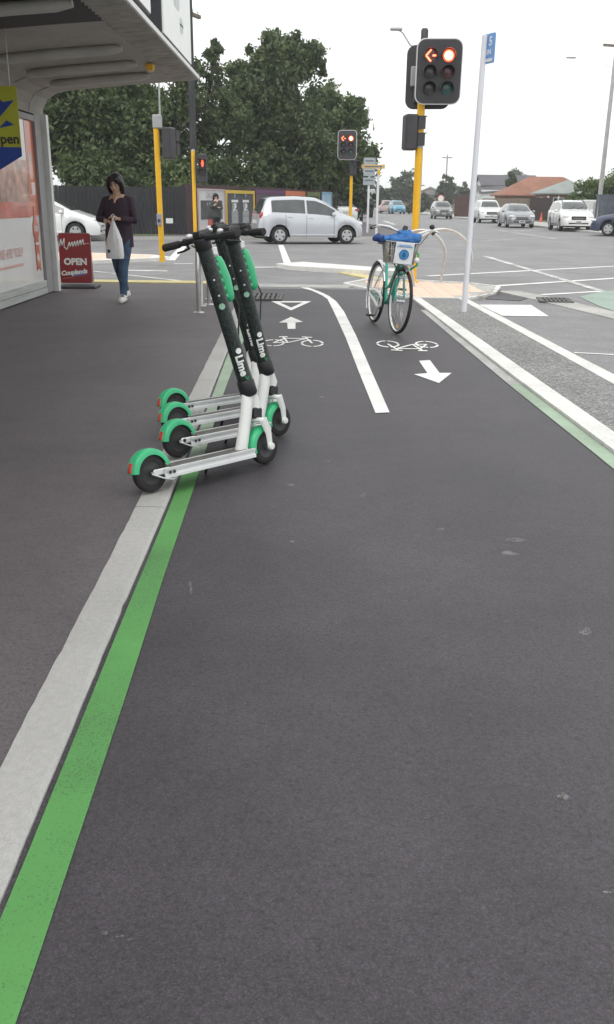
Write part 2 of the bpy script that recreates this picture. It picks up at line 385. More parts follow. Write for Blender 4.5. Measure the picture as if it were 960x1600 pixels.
# give way triangle, drawn as three bars
tri = MB(); A, B, D = g(424, 471.5), g(487, 471.5), g(455, 486); ctr = (A + B + D) / 3
ins = [ctr + (p - ctr) * .56 for p in (A, B, D)]
for i in range(3):
    P_, Q_ = (A, B, D)[i], (A, B, D)[(i + 1) % 3]
    tri.add([(P_.x, P_.y, .008), (Q_.x, Q_.y, .008), (ins[(i + 1) % 3].x, ins[(i + 1) % 3].y, .008), (ins[i].x, ins[i].y, .008)], [(3, 2, 1, 0)])
tri.build('give_way_triangle', M_white, cyc, True)
mark('arrow_marking', [(436, 505), (455, 496), (474, 504), (462, 505), (462, 515), (450, 515), (449, 505)])
mark('arrow_marking', [(655, 565), (672, 564), (687, 584), (706, 584), (686, 600), (647, 586), (668, 584.5)])
def bike_symbol(c, sx, sy, flip):
    mb = MB(); s = -1 if flip else 1; zz = .008
    def T(x, y): return (c.x + s * x * sx, c.y + s * y * sy)
    def ring(cx, cy, r, w_, a0=0, a1=360, n=24):
        pi = [T(cx + (r - w_) * math.cos(R(lerp(a0, a1, i / n))), cy + (r - w_) * math.sin(R(lerp(a0, a1, i / n)))) for i in range(n + 1)]
        po = [T(cx + r * math.cos(R(lerp(a0, a1, i / n))), cy + r * math.sin(R(lerp(a0, a1, i / n)))) for i in range(n + 1)]
        mb.strip(pi, po, zz)
    def line(a, b, w_=.035):
        d = Vector((b[0] - a[0], b[1] - a[1])).normalized(); nn = Vector((-d.y, d.x)) * w_
        mb.sheet([T(a[0] + nn.x, a[1] + nn.y), T(b[0] + nn.x, b[1] + nn.y), T(b[0] - nn.x, b[1] - nn.y), T(a[0] - nn.x, a[1] - nn.y)], zz + .0003 * (len(mb.f) % 5))
    for cx in (-.62, .62):
        for a0 in (-85, 5, 95, 185): ring(cx, -.15, .37, .075, a0, a0 + 80)
    line((-.62, -.15), (-.16, -.12)); line((-.16, -.12), (.40, .34)); line((-.30, .36), (.42, .36)); line((-.16, -.12), (-.34, .52))
    line((-.62, -.15), (-.30, .34)); line((.62, -.15), (.40, .52)); line((-.48, .54), (-.2, .54), .05); line((.28, .55), (.62, .50), .045)
    return mb.build('cycle_symbol', M_white, cyc, True)
bike_symbol(g(458, 535), .315, .62, False)
bike_symbol(g(638, 541), .315, .60, True)

# pale scuffs, flecks of paint and old gum on the near asphalt
M_scuff = paint('scuff_marks', (.22, .21, .215), wear=.85, scale=160, rough=.9, thresh=.52); rs = random.Random(11)
for (px, py, w_, h_) in ((163, 1461, 9, 3), (190, 1466, 8, 2.4), (204, 1470, 6, 3), (808, 846, 20, 5), (298, 920, 3, 12), (570, 775, 11, 3), (690, 828, 9, 3), (803, 883, 4, 2.5), (527, 975, 4, 3), (880, 1247, 11, 7), (917, 990, 12, 8), (948, 1397, 8, 3), (790, 973, 6, 3), (655, 838, 4, 2), (512, 722, 8, 2), (455, 759, 6, 2), (457, 848, 4, 2), (620, 1180, 4, 3), (735, 1120, 4, 3)):
    c = g(px, py); ex = g(px + w_, py) - c; ey = g(px, py - h_) - c
    pl_ = []
    for k in range(11):
        a = 2 * PI * k / 11; r_ = rs.uniform(.45, 1.1); pl_.append(c + ex * math.cos(a) * r_ + ey * math.sin(a) * r_)
    MB().sheet(pl_, .0048).build('scuff_mark', M_scuff, cyc, True)
# far end of the cycleway: concrete channel, tactile strips and the waiting corner
MB().slab([(-1.1, 15.2), (.62, 15.2), (.8, 15.75), (-1.1, 15.75)], -.02, .012).build('concrete_channel', M_greygut, cyc)
MB().slab([(-9, 15.52), (-2.0, 15.52), (-1.12, 15.3), (-1.12, 15.75), (-2.0, 15.95), (-9, 15.95)], -.02, .035).build('tactile_strip', M_yeltac, footpath)
MB().slab([(.55, 18.6), (1.0, 18.3), (1.5, 16.9), (1.1, 16.95)], -.02, .02).build('tactile_strip', M_yeltac, cyc)
wait_poly = [(x * 1.039, y * 1.039) for x, y in [(.61, 15.3), (1.1, 16.35), (1.8, 16.15), (2.7, 15.65), (3.05, 15.05), (2.75, 13.9), (2.2, 13.08), (1.43, 13.15)]]
corner = struct(MB().slab(wait_poly, -.02, .018).build('corner_island', M_conc))
def inside(p, poly):
    r_ = False
    for i in range(len(poly)):
        (x1, y1), (x2, y2) = poly[i], poly[(i + 1) % len(poly)]
        if (y1 > p[1]) != (y2 > p[1]) and p[0] < (x2 - x1) * (p[1] - y1) / (y2 - y1) + x1: r_ = not r_
    return r_
pv = MB().box((0, 0, 0), (.294, .294, .03), b=.006)
for i in range(5):
    for j in range(5): pv.lathe([(.013, .015), (.009, .019), (0, .020)], Matrix.Translation((-.118 + .059 * i, -.118 + .059 * j, 0)), n=6)
pm = pv.mesh('paver', M_pink)
def pavers(parent, poly, z, ang=0.0, shrink=.93):
    cx = sum(p[0] for p in poly) / len(poly); cy = sum(p[1] for p in poly) / len(poly)
    sp = [(cx + (x - cx) * shrink, cy + (y - cy) * shrink) for x, y in poly]
    ca, sa = math.cos(ang), math.sin(ang)
    for i in range(-12, 13):
        for j in range(-12, 13):
            lx, ly = i * .3, j * .3; x = cx + lx * ca - ly * sa; y = cy + lx * sa + ly * ca
            if all(inside((x + dx, y + dy), sp) for dx in (-.1, .1) for dy in (-.1, .1)):
                o = bpy.data.objects.new('paver', pm); C.objects.link(o); o.parent = parent
                o.location = (x, y, z + random.uniform(-.002, .002)); o.rotation_euler = (0, 0, ang)
pavers(corner, wait_poly, .011, .0)
# kerb ring of the corner island
for a, b in zip(wait_poly, wait_poly[1:] + wait_poly[:1]):
    a = Vector((*a, 0)); b = Vector((*b, 0)); d = (b - a).normalized(); nn = Vector((d.y, -d.x, 0)) * .07
    MB().slab([(a + d * .005)[:2], (b - d * .005)[:2], (b - d * .005 - nn)[:2], (a + d * .005 - nn)[:2]], -.02, .032).build('kerb_stone', M_kerbw, corner)
# kerb nose of the median on the far side of the crossing
med = MB().slab([(-.72, 19.9), (-.15, 20.6), (1.3, 19.2), (2.0, 18.6), (2.0, 18.1), (1.2, 18.1), (-.4, 19.2)], -.02, .09)
struct(med.build('median_kerb', M_kerbw))
lpoly = [(-8.5, 23.5), (-5.4, 23.4), (-3.85, 22.9), (-3.35, 22.2), (-3.55, 21.6), (-4.8, 20.35), (-8.5, 20.3)]
lisl = struct(MB().slab(lpoly, -.02, .075).build('crossing_island', M_kerbw)); pavers(lisl, lpoly, .068, .0, .9)

# lines on the carriageway
def rline(a, b, wd, m=None, z=.005):
    a = g(*a); b = g(*b); d = (b - a).normalized(); nn = Vector((-d.y, d.x, 0)) * wd / 2
    return MB().sheet([a + nn, b + nn, b - nn, a - nn], z).build('lane_line', m or M_white, road, True)
rline((668, 431.5), (1010, 413.5), .16); rline((776, 447), (1010, 432), .16, z=.0055)
rline((846, 461), (940, 455.5), .13, z=.0055)
rline((758, 400.5), (940, 455), .16, M_whiteworn, z=.0062)
mark('stop_bar', [(749, 476.5), (830, 477), (858, 495), (785, 494)], z=.006, parent=road)
rline((897, 551.5), (1010, 557.5), .05)
mark('green_cycle_box', [(940, 455.5), (1060, 450), (1090, 500), (960, 487), (935, 478), (905, 464)], M_greenbox, .005, road)
rline((779, 360), (870, 373), .14, M_whiteworn); rline((690, 355), (760, 357), .2, M_whiteworn); rline((752, 376.5), (800, 374.5), .12, M_whiteworn)
rline((600, 345), (617, 351), .3, M_whiteworn); rline((800, 361), (835, 360), .3, M_whiteworn)
rline((439, 383), (450, 413), .17); rline((548, 374.5), (690, 374), .2, M_whiteworn); rline((392, 418), (432, 417.5), .2)
rline((146, 424), (300, 441), .12, M_whiteworn); rline((267, 407), (288, 384), .2); rline((272, 412.5), (302, 412), .15)
rline((330, 418), (345, 418), .2); rline((200, 423), (262, 423.5), .35, M_whiteworn, z=.006)
# light concrete channel with a pit beside the corner
gA, gB = g(806, 455), g(965, 496)
ch = MB().slab([(3.05, 15.0), (3.42, 15.05), (3.75, 13.9), (4.25, 11.2), (4.9, 7), (4.55, 7), (3.85, 11.2), (3.35, 13.7)], -.02, .010)
ch.build('concrete_channel', M_conc, road)
struct(MB().slab([(2.62, 13.7), (3.12, 15.2), (3.3, 13.9), (3.1, 13.5)], -.02, .008).build('asphalt_patch', M_cycle))
lit_ = MB(); rl = random.Random(3)
for i in range(70):
    a = rl.random(); x = lerp(2.5, 3.05, a) + rl.gauss(0, .05); y = lerp(13.55, 14.9, a) + rl.gauss(0, .10); q = rl.uniform(.015, .04); an = rl.uniform(0, 6.3)
    lit_.add([(x + q * math.cos(an), y + q * math.sin(an), .034), (x - q * .5 * math.sin(an), y + q * .5 * math.cos(an), .037), (x - q * math.cos(an), y - q * math.sin(an), .034), (x + q * .5 * math.sin(an), y - q * .5 * math.cos(an), .036)], [(0, 1, 2, 3)])
lo_ = lit_.build('leaf_litter', mat('dry_leaves', (.20, .15, .08), .9, var=.4, vscale=20)); lo_['kind'] = 'stuff'
def grate(loc, w_, d_, label, rz=0.0):
    t = thing('drain_grate', label, 'grate', loc, rz, 'drain grates')
    f = MB()
    f.box((0, d_ / 2, .0), (w_ + .06, .04, .024)); f.box((0, -d_ / 2, .0), (w_ + .06, .04, .024)); f.box((-w_ / 2 - .01, 0, 0), (.04, d_ - .04, .024)); f.box((w_ / 2 + .01, 0, 0), (.04, d_ - .04, .024))
    f.build('grate_frame', M_iron, t)
    MB().box((0, 0, -.004), (w_, d_, .008)).build('pit', M_hole, t)
    b = MB(); n = 7
    for i in range(n): b.box((-w_ / 2 + (i + .5) * w_ / n, 0, .004), (w_ / n * .55, d_ - .05, .012))
    b.box((0, 0, .006), (w_, .03, .012)); b.build('grate_bars', M_iron, t)
grate((3.62, 13.55, .016), .42, .55, 'black iron drain grate in the kerb channel right of the white pole', R(-8))
grate((-.68, 13.5, .02), .5, .85, 'dark drain grate on the cycleway beside the give way triangle')

# far side of the cross street: raised footpath with grass at the fence
far_fp = [(-60, 33.2), (-6, 33.4), (-1, 35.2), (2.0, 35.9), (4.2, 36.6), (4.7, 38.5), (4.3, 42), (3.6, 60), (3.6, 380), (-60, 380)]
farfoot = struct(MB().slab(far_fp, -.02, .10).build('far_footpath', M_foot))
kb = MB(); k_in = [(x, y) for x, y in far_fp[:8]]
L1 = []; 
for i, (x, y) in enumerate(k_in):
    p0 = Vector(k_in[max(i - 1, 0)]); p1 = Vector(k_in[min(i + 1, len(k_in) - 1)]); d = (p1 - p0).normalized(); L1.append((x + d.y * .16, y - d.x * .16))
kb.slab(k_in + L1[::-1], -.02, .104); kb.build('kerb', M_kerb, farfoot)
rf = struct(MB().slab([(14.2, -8), (17.4, -8), (17.4, 380), (14.2, 380)], -.02, .1).build('right_footpath', M_conc))
MB().slab([(14.02, -8), (14.2, -8), (14.2, 380), (14.02, 380)], -.02, .104).build('kerb', M_kerb, rf)
MB().slab([(17.4, -8), (160, -8), (160, 380), (17.4, 380)], -.05, .06).build('yard_ground', M_earth, rf)
# ================================================================== SHOP WITH CANOPY
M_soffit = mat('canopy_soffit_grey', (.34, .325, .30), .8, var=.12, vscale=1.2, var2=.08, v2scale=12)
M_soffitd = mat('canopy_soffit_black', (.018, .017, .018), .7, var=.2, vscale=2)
M_batten = mat('canopy_batten', (.46, .45, .42), .6, var=.10, vscale=3)
M_corr = mat('corrugated_iron', (.44, .42, .38), .5, metal=.3, var=.2, vscale=6)
M_trimw = mat('white_trim', (.74, .75, .74), .5, var=.06, vscale=5)
M_pil = mat('grey_pilaster', (.30, .295, .30), .6, var=.06, vscale=5)
M_wall = mat('shop_wall_render', (.55, .54, .5), .85, var=.1, vscale=2)
M_glassw = mat('window_film_white', (.78, .77, .76), .25, var=.03, vscale=2, coat=.5)
M_filmred = mat('window_film_red', (.60, .14, .09), .3, var=.35, vscale=3.5, coat=.4)
M_filmred2 = mat('window_film_orange', (.66, .16, .08), .3, var=.08, vscale=3, coat=.4)
M_filmpale = mat('window_film_picture', (.55, .33, .27), .3, var=.55, vscale=5, coat=.4)
M_pinktxt = mat('window_print_pink', (.72, .42, .38), .4)
M_black = mat('black_paint', (.02, .02, .022), .5)
M_board = mat('plinth_board', (.46, .47, .46), .7, var=.15, vscale=4, stretch=(1, .3, 6))

shop = thing('shop_building', 'single storey shop with curved grey canopy over the footpath', 'shop', (-3.86, 14.0, 0))
sx0, sy0 = -3.86, 14.0
def S(x, y, z): return (x - sx0, y - sy0, z)
MB().box(S(-7.5, 6.5, 2.2), (7.1, 14.9, 4.4)).build('wall', M_wall, shop)                # building body behind the front
FX = -3.86
# plinth boards under the window
for i in range(2):
    MB().box(S(FX - .03, 6.3, .03 + .045 + i * .095), (.06 - .008 * i, 14.5, .09), b=.004).build('plinth_board', M_board, shop)
win = MB().box(S(FX - .06, 6.3, 1.28), (.03, 14.5, 2.16)).build('window', M_glassw, shop)
# printed films on the inside of the glass, each a thin sheet
def film(name, y0, y1, z0, z1, m, off=0.0):
    return MB().box(S(FX - .0425 + off, (y0 + y1) / 2, (z0 + z1) / 2), (.004, y1 - y0, z1 - z0)).build(name, m, win)
film('picture_film', 9.5, 13.16, 1.17, 1.84, M_filmpale)
film('picture_film', 9.5, 13.16, 1.10, 1.30, M_filmred, .002)
film('picture_film', 13.17, 13.54, 1.12, 2.36, M_filmred2)
film('picture_film', 13.25, 13.42, 1.6, 1.95, M_filmpale, .002)
film('picture_film', 13.28, 13.45, 1.40, 1.56, M_glassw, .003)
bd = MB()
ring = [(13.32 + .13 * math.cos(a), .93 + .15 * math.sin(a)) for a in [2 * PI * i / 14 for i in range(14)]]
bd.prism([(y - sy0, z) for y, z in ring], .004, Matrix(((0, 0, 1, FX - .036 - sx0), (1, 0, 0, 0), (0, 1, 0, 0), (0, 0, 0, 1))))
rib = [(13.23, .80), (13.24, .36), (13.32, .42), (13.41, .36), (13.41, .80)]
bd.prism([(y - sy0, z) for y, z in rib], .004, Matrix(((0, 0, 1, FX - .0358 - sx0), (1, 0, 0, 0), (0, 1, 0, 0), (0, 0, 0, 1))))
bd.prism([(13.26 - sy0, 1.05), (13.39 - sy0, 1.05), (13.37 - sy0, 1.25), (13.28 - sy0, 1.25)], .004, Matrix(((0, 0, 1, FX - .0362 - sx0), (1, 0, 0, 0), (0, 1, 0, 0), (0, 0, 0, 1))))
bd.build('rosette_print', M_filmred2, win)
TX = lambda y, z, off=.0: frame(S(FX - .032 + off, y, z), (0, 1, 0), (0, 0, 1))
MB().text('100', .11, TX(13.32, .94), bold=.004).build('rosette_lettering', M_glassw, win); MB().box(S(FX - .033, 13.32, .74), (.002, .16, .035)).build('rosette_band', M_glassw, win); MB().box(S(FX - .033, 13.32, .55), (.002, .1, .1), rot=Matrix.Rotation(.5, 3, 'X')).build('ribbon_print', M_glassw, win)
MB().text('ONE ARE YOU?', .17, TX(12.1, .66), xs=.9).build('window_lettering', M_pinktxt, win); MB().box(S(FX - .033, 12.1, .50), (.002, 1.0, .03)).build('window_line_of_print', M_pinktxt, win)
MB().box(S(FX - .045, 6.3, 2.40), (.09, 14.5, .08), b=.006).build('window_head', M_pil, shop)
MB().box(S(FX - .05, 13.72, 1.25), (.10, .32, 2.44), b=.006).build('pilaster', M_pil, shop)
MB().box(S(FX + .01, 13.955, 1.25), (.12, .11, 2.46), b=.006).build('corner_trim', M_trimw, shop)
MB().box(S(FX - .02, 10.9, 1.28), (.05, .05, 2.16)).build('mullion', M_pil, shop)
# canopy: coved soffit lofted along the street
prof = [(-3.86, 2.46), (-3.84, 2.56), (-3.77, 2.68), (-3.64, 2.76), (-3.45, 2.80), (-3.0, 2.845), (-2.5, 2.89), (-1.97, 2.93)]
def canopy_piece(y0, y1, name, m, parent, dz=0):
    b = MB(); n = len(prof); top = 3.06
    vs = [S(x, y0, z + dz) for x, z in prof] + [S(x, y1, z + dz) for x, z in prof]
    b.add(vs, [(i, i + 1, n + i + 1, n + i) for i in range(n - 1)], None, True)
    return b.build(name, m, parent)
can = MB()
n = len(prof); out = [(x, z) for x, z in prof] + [(-1.97, 3.02), (-3.95, 3.02), (-3.95, 2.46)]
Mx = Matrix(((1, 0, 0, -sx0), (0, 0, 1, 0), (0, 1, 0, 0), (0, 0, 0, 1)))
def cprism(y0, y1, poly, mb): mb.prism(poly, y1 - y0, Matrix(((1, 0, 0, -sx0), (0, 0, -1, (y0 + y1) / 2 - sy0), (0, 1, 0, 0), (0, 0, 0, 1)))); return mb
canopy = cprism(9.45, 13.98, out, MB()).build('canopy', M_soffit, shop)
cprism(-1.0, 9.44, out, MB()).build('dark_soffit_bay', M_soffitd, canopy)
MB().box(S(-2.9, 6.5, 3.06), (2.2, 15, .06)).build('canopy_roof', M_corr, canopy)
for yb, x1 in ((12.86, -2.12), (11.85, -2.10), (10.72, -2.05), (8.42, -2.0), (6.6, -2.0)):      # rounded light battens
    b = MB(); pts = []; rr = []
    for i in range(11):
        x = lerp(-3.42, x1, i / 10); pts.append(S(x, yb, interp(prof, x) - .045)); rr.append(.055 if 0 < i < 10 else .03)
    b.tube(pts, rr, 10, flat=((0, 0, 1), 1.2)); b.build('light_batten', M_batten, canopy)
b = MB(); vs = []; N = 760                                                   # corrugated overhang
for i in range(N + 1):
    y = lerp(-1.0, 13.98, i / N); dz = .022 * math.sin(2 * PI * (y + 1) / .13)
    vs += [S(-1.965, y, 2.945 + dz), S(-1.62, y, 2.975 + dz), S(-1.62, y, 2.983 + dz), S(-1.965, y, 2.953 + dz)]
b.add(vs, [(4 * i + j, 4 * i + (j + 1) % 4, 4 * i + 4 + (j + 1) % 4, 4 * i + 4 + j) for i in range(N) for j in range(4)]); b.build('corrugated_edge', M_corr, canopy)
MB().box(S(-1.605, 6.49, 2.99), (.022, 14.98, .05), b=.004).build('gutter_trim', M_trimw, canopy)
for yb in (13.3, 12.3, 11.2): MB().tube([S(-3.852, yb, 2.47), S(-3.82, yb, 2.60), S(-3.74, yb, 2.70), S(-3.55, yb, 2.775)], .010, 6).build('cove_joint', M_batten, canopy)
M_yel = mat('safety_yellow', (.75, .42, .02), .5, var=.12, vscale=8)
y_f = thing('canopy_lamp', 'small yellow lamp fitting under the canopy edge', 'lamp', (-1.98, 12.1, 2.91))
MB().box((0, 0, -.03), (.10, .12, .07), b=.015).build('housing', M_yel, y_f); MB().box((0, 0, -.07), (.07, .08, .012), b=.004).build('lens', mat('amber_lens', (.8, .55, .1), .2), y_f)

M_signw = mat('sign_face_white', (.82, .83, .82), .35, var=.03, vscale=2)
M_signside = mat('sign_box_charcoal', (.035, .037, .045), .45, var=.2, vscale=3)
M_greyprint = mat('sign_print_grey', (.58, .60, .60), .5, var=.1, vscale=10)
def sign_box(label, y0, y1, z0, z1):
    t = thing('canopy_sign', label, 'sign', (-1.71, (y0 + y1) / 2, z0), 0, 'signs on the canopy roof')
    d = y1 - y0; h = z1 - z0
    MB().box((-.20, 0, h / 2), (.38, d, h), b=.012).build('sign_case', M_signside, t)
    MB().box((0, 0, h / 2 + .01), (.018, d - .03, h - .03)).build('sign_face', M_signw, t)
    for q in (-.35, .35): MB().box((-.22, q * d, -.06), (.05, .05, .11)).build('bracket', M_signside, t)
    return t, d, h
t, d, h = sign_box('large white sign box on the canopy corner with charcoal sides', 11.45, 13.98, 3.13, 5.3)
pb = MB(); F_ = frame((.011, .1, .55), (0, 1, 0), (0, 0, 1))
for (u, v_, a, b_) in ((-.2, .1, .5, .35), (.25, .35, .35, .3), (.2, -.2, .3, .18)): pb.prism(rrect(a, b_, .1), .002, F_ @ Matrix.Translation((u, v_, 0)))
pb.build('sign_print', M_greyprint, t)
sign_box('white sign box along the canopy roof, nearer of the two', 6.6, 10.6, 3.17, 5.0)

# hanging pennant under the canopy
M_lime = mat('pennant_lime', (.42, .42, .03), .6, var=.06, vscale=4); M_penblue = mat('pennant_blue', (.015, .05, .28), .6, var=.08, vscale=4)
pr_ = gd(27, 152, 9.4)
pen = thing('hanging_pennant', 'lime and blue pennant reading Open hanging under the canopy', 'pennant', (pr_.x, 9.4, 0))
zb = gd(27, 230, 9.4).z; zt = 2.36; W_ = .50
Fp = frame((0, 0, 0), (1, 0, 0), (0, 0, 1))
MB().prism([(-W_, zb), (0, zb), (0, zt), (-W_, zt)], .006, Fp).build('banner', M_lime, pen)
MB().prism([(-W_, zb - .08), (-W_ / 2, zb - .22), (0, zb - .08), (0, zb), (-W_, zb)], .006, Fp).build('blue_band', M_penblue, pen)
MB().text('Open', .125, Fp @ Matrix.Translation((-.155, zb + .07, .006)), bold=.003).build('lettering', M_black, pen)
sw = MB().prism([(-.42, zb + .22), (-.25, zb + .20), (-.12, zb + .33), (-.03, zb + .42), (-.14, zb + .40), (-.2, zb + .46), (-.27, zb + .36), (-.42, zb + .34)], .004, Fp @ Matrix.Translation((0, 0, .004)))
sw.prism([(-.2, zb + .17), (-.05, zb + .2), (-.12, zb + .24)], .004, Fp @ Matrix.Translation((0, 0, .0045))); sw.build('blue_emblem', M_penblue, pen)
for q in (-.06, -.4): MB().tube([(q, 0, zt), (q, 0, 2.86)], .004, 5).build('hanger', M_trimw, pen)

# ================================================================== FENCE, POSTER BOARDS
M_fence = mat('dark_fence', (.022, .022, .027), .75, var=.3, vscale=1.5, stretch=(1, 1, .2))
M_timber = mat('weathered_timber', (.20, .16, .13), .85, var=.25, vscale=2, stretch=(3, 3, .4))
def fence(name, label, a, b, h, m, wd=.15, gap=.012, z=.1, group=None):
    a = Vector((*a, z)); b = Vector((*b, z)); d = b - a; L = d.length; ang = math.atan2(d.y, d.x)
    t = thing(name, label, 'fence', a, ang, group)
    mb = MB(); n = int(L / wd)
    for i in range(n): mb.box(((i + .5) * wd, random.uniform(-.004, .004), h / 2 + random.uniform(-.01, .01)), (wd - gap, .02, h))
    mb.build('palings', m, t)
    rl = MB(); 
    for zz in (.3, h * .55, h - .25): rl.box((L / 2, .04, zz), (L, .05, .09))
    rl.build('rails', m, t)
    return t
zf = gd(230, 291, 35.5).z
fence('dark_fence', 'tall black timber fence behind the left crossing', (-22, 35.6), (-4.75, 36.1), zf - .1, M_fence)
MB().slab([(-22, 34.6), (-5.6, 34.7), (-5.2, 35.5), (-22, 35.5)], .08, .112).build('grass_verge', mat('grass', (.09, .15, .035), .9, var=.4, vscale=6, var2=.3, v2scale=60), farfoot)
# white notice and knob on the dark fence
tag(MB().box((g(265, 345).x * 0 + gd(265, 345, 35.5).x, 35.52, gd(265, 345, 35.5).z), (.26, .02, .18)).build('notice_plate', mat('plate_white', (.7, .72, .72), .5), None), 'small white plate fixed on the black fence', 'plate')
LA, LB = Vector((-4.7, 36.1)), Vector((1.3, 53.0))
def on_line(px):
    k = (px - 480) / 1481.0
    tt = (-LA.x + LA.y * k) / ((LB.x - LA.x) - (LB.y - LA.y) * k)
    return LA + (LB - LA) * tt
back = thing('hoarding_wall', 'dark hoarding wall behind the poster boards', 'wall', (LA.x, LA.y, .1), math.atan2(LB.y - LA.y, LB.x - LA.x))
hl = (LB - LA).length
nb = MB()
for i in range(int(hl / .6)): nb.box((.3 + i * .6, .10, .92), (.59, .05, 1.84))
nb.build('hoarding_boards', mat('hoarding_maroon', (.055, .028, .032), .75, var=.2, vscale=2), back)
MB().box((hl / 2, .17, .92), (hl, .06, 1.75)).build('backing', M_fence, back)
def poster(px0, px1, py_top, label, frame_col, face_col, name, fw=.14, z0=.22):
    a, b = on_line(px0), on_line(px1); c = (a + b) / 2; W = (b - a).length
    zt = gd((px0 + px1) / 2, py_top, c.y).z; H = zt - z0
    d = (b - a).normalized()
    t = thing('poster_board', label, 'poster board', (c.x, c.y, z0), math.atan2(d.y, d.x), 'poster boards on the hoarding')
    fm = mat('frame_' + name, frame_col, .6, var=.08, vscale=3)
    MB().box((0, .03, H / 2), (W - .02, .03, H)).build('poster', mat('face_' + name, face_col, .55, var=.15, vscale=1.2), t)
    f = MB(); f.box((0, .005, H - fw / 2), (W, .05, fw)); f.box((0, .005, fw / 2), (W, .05, fw)); f.box((-W / 2 + fw / 2, .005, H / 2), (fw, .05, H - 2 * fw)); f.box((W / 2 - fw / 2, .005, H / 2), (fw, .05, H - 2 * fw))
    f.build('frame', fm, t)
    return t, W, H
def pt(t, body, size, x, z, m, bold=0.0, xs=1.0):
    MB().text(body, size, frame((x, .012, z), (1, 0, 0), (0, 0, 1)), bold=bold, xs=xs).build('lettering', m, t)
M_pw = mat('print_white', (.75, .75, .76), .5); M_pgrey = mat('print_grey', (.30, .31, .33), .5, var=.3, vscale=9); M_pdark = mat('print_dark', (.06, .062, .07), .5, var=.3, vscale=4); M_pred = mat('print_red', (.5, .1, .07), .5, var=.2, vscale=5)
t, W, H = poster(304, 346, 295, 'pale pink framed poster board with EAGLES lettering and dark picture', (.55, .40, .42), (.58, .57, .58), 'eagles', .05)
pt(t, 'EAGLES', .32, 0, H - .26, M_pgrey, .004, .92); MB().box((0, .01, H - .80), (W * .8, .006, .72)).build('picture', M_pdark, t)
for i in range(5): MB().ball((-.4 + .2 * i, .004, H - .58), (.05, .01, .06)).build('print_head', M_pgrey, t)
MB().box((.05, .01, .35), (W * .35, .006, .5)).build('print_block', M_pred, t)
t, W, H = poster(347, 392, 297.5, 'yellow framed poster board repeating the word UP', (.62, .44, .05), (.06, .065, .075), 'up', .13)
for sx_ in (-1, 1):
    MB().box((sx_ * W * .19, .012, H / 2), (W * .30, .006, H - .34)).build('panel', M_pdark, t)
    MB().text('UP.', .42, frame((sx_ * W * .19, .006, H * .55), (1, 0, 0), (0, 0, 1)), bold=.02, xs=.75).box((sx_ * W * .19, .005, H * .72), (W * .22, .003, .10)).build('lettering', M_pw, t)
    MB().box((sx_ * W * .19, .006, H * .30), (W * .22, .003, .5)).build('print_block', M_pgrey, t); MB().ball((sx_ * W * .19, .006, H * .86), (.07, .008, .1)).build('print_figure', M_pgrey, t)
t, W, H = poster(394, 439, 297, 'purple framed poster board behind the silver hatchback', (.12, .035, .12), (.09, .06, .08), 'purple', .16)
MB().box((0, .012, H - .45), (W * .7, .004, .3)).build('print_block', M_pdark, t)
t, W, H = poster(441, 471, 298.5, 'orange framed poster board behind the silver hatchback', (.58, .17, .08), (.10, .08, .07), 'orange', .22)
MB().box((0, .012, H - .5), (W * .5, .004, .18)).build('print_block', M_pgrey, t)
t, W, H = poster(474, 494, 300, 'olive green framed poster board between orange and blue boards', (.16, .20, .06), (.08, .09, .05), 'olive', .2)
MB().box((0, .012, H - .5), (W * .5, .004, .22)).build('print_block', M_pgrey, t)
t, W, H = poster(497, 513, 300, 'pale blue poster board at the far end of the hoarding', (.25, .42, .60), (.40, .55, .70), 'blue', .12)
pt(t, 'SALE', .5, 0, H - .8, M_pw)

# ================================================================== TREES
def leafmat(name, c1, c2, sc=1.2):
    m = bpy.data.materials.new(name); m.use_nodes = True; n = m.node_tree.nodes; l = m.node_tree.links; b = n['Principled BSDF']
    tc = n.new('ShaderNodeTexCoord'); nz = n.new('ShaderNodeTexNoise'); nz.inputs['Scale'].default_value = sc; nz.inputs['Detail'].default_value = 5; l.new(tc.outputs['Object'], nz.inputs[0])
    cr = n.new('ShaderNodeValToRGB'); cr.color_ramp.elements[0].position = .32; cr.color_ramp.elements[0].color = (*c1, 1); cr.color_ramp.elements[1].position = .68; cr.color_ramp.elements[1].color = (*c2, 1)
    l.new(nz.outputs[0], cr.inputs[0]); l.new(cr.outputs[0], b.inputs['Base Color']); b.inputs['Roughness'].default_value = .55; b.inputs['Specular IOR Level'].default_value = .3
    tr = n.new('ShaderNodeBsdfTranslucent'); l.new(cr.outputs[0], tr.inputs[0]); mx = n.new('ShaderNodeMixShader'); mx.inputs[0].default_value = .18
    l.new(b.outputs[0], mx.inputs[1]); l.new(tr.outputs[0], mx.inputs[2]); l.new(mx.outputs[0], n['Material Output'].inputs[0])
    return m
L_dark = leafmat('leaves_dark', (.050, .074, .036), (.125, .165, .068)); L_mid = leafmat('leaves_mid', (.07, .105, .05), (.165, .22, .085)); L_grey = leafmat('leaves_greygreen', (.07, .09, .065), (.13, .155, .10), .6); L_light = leafmat('leaves_light', (.06, .10, .03), (.14, .19, .06), .8)
M_bark = mat('bark', (.075, .06, .05), .95, var=.35, vscale=6, stretch=(1, 1, .25), bump=.6, bscale=20)
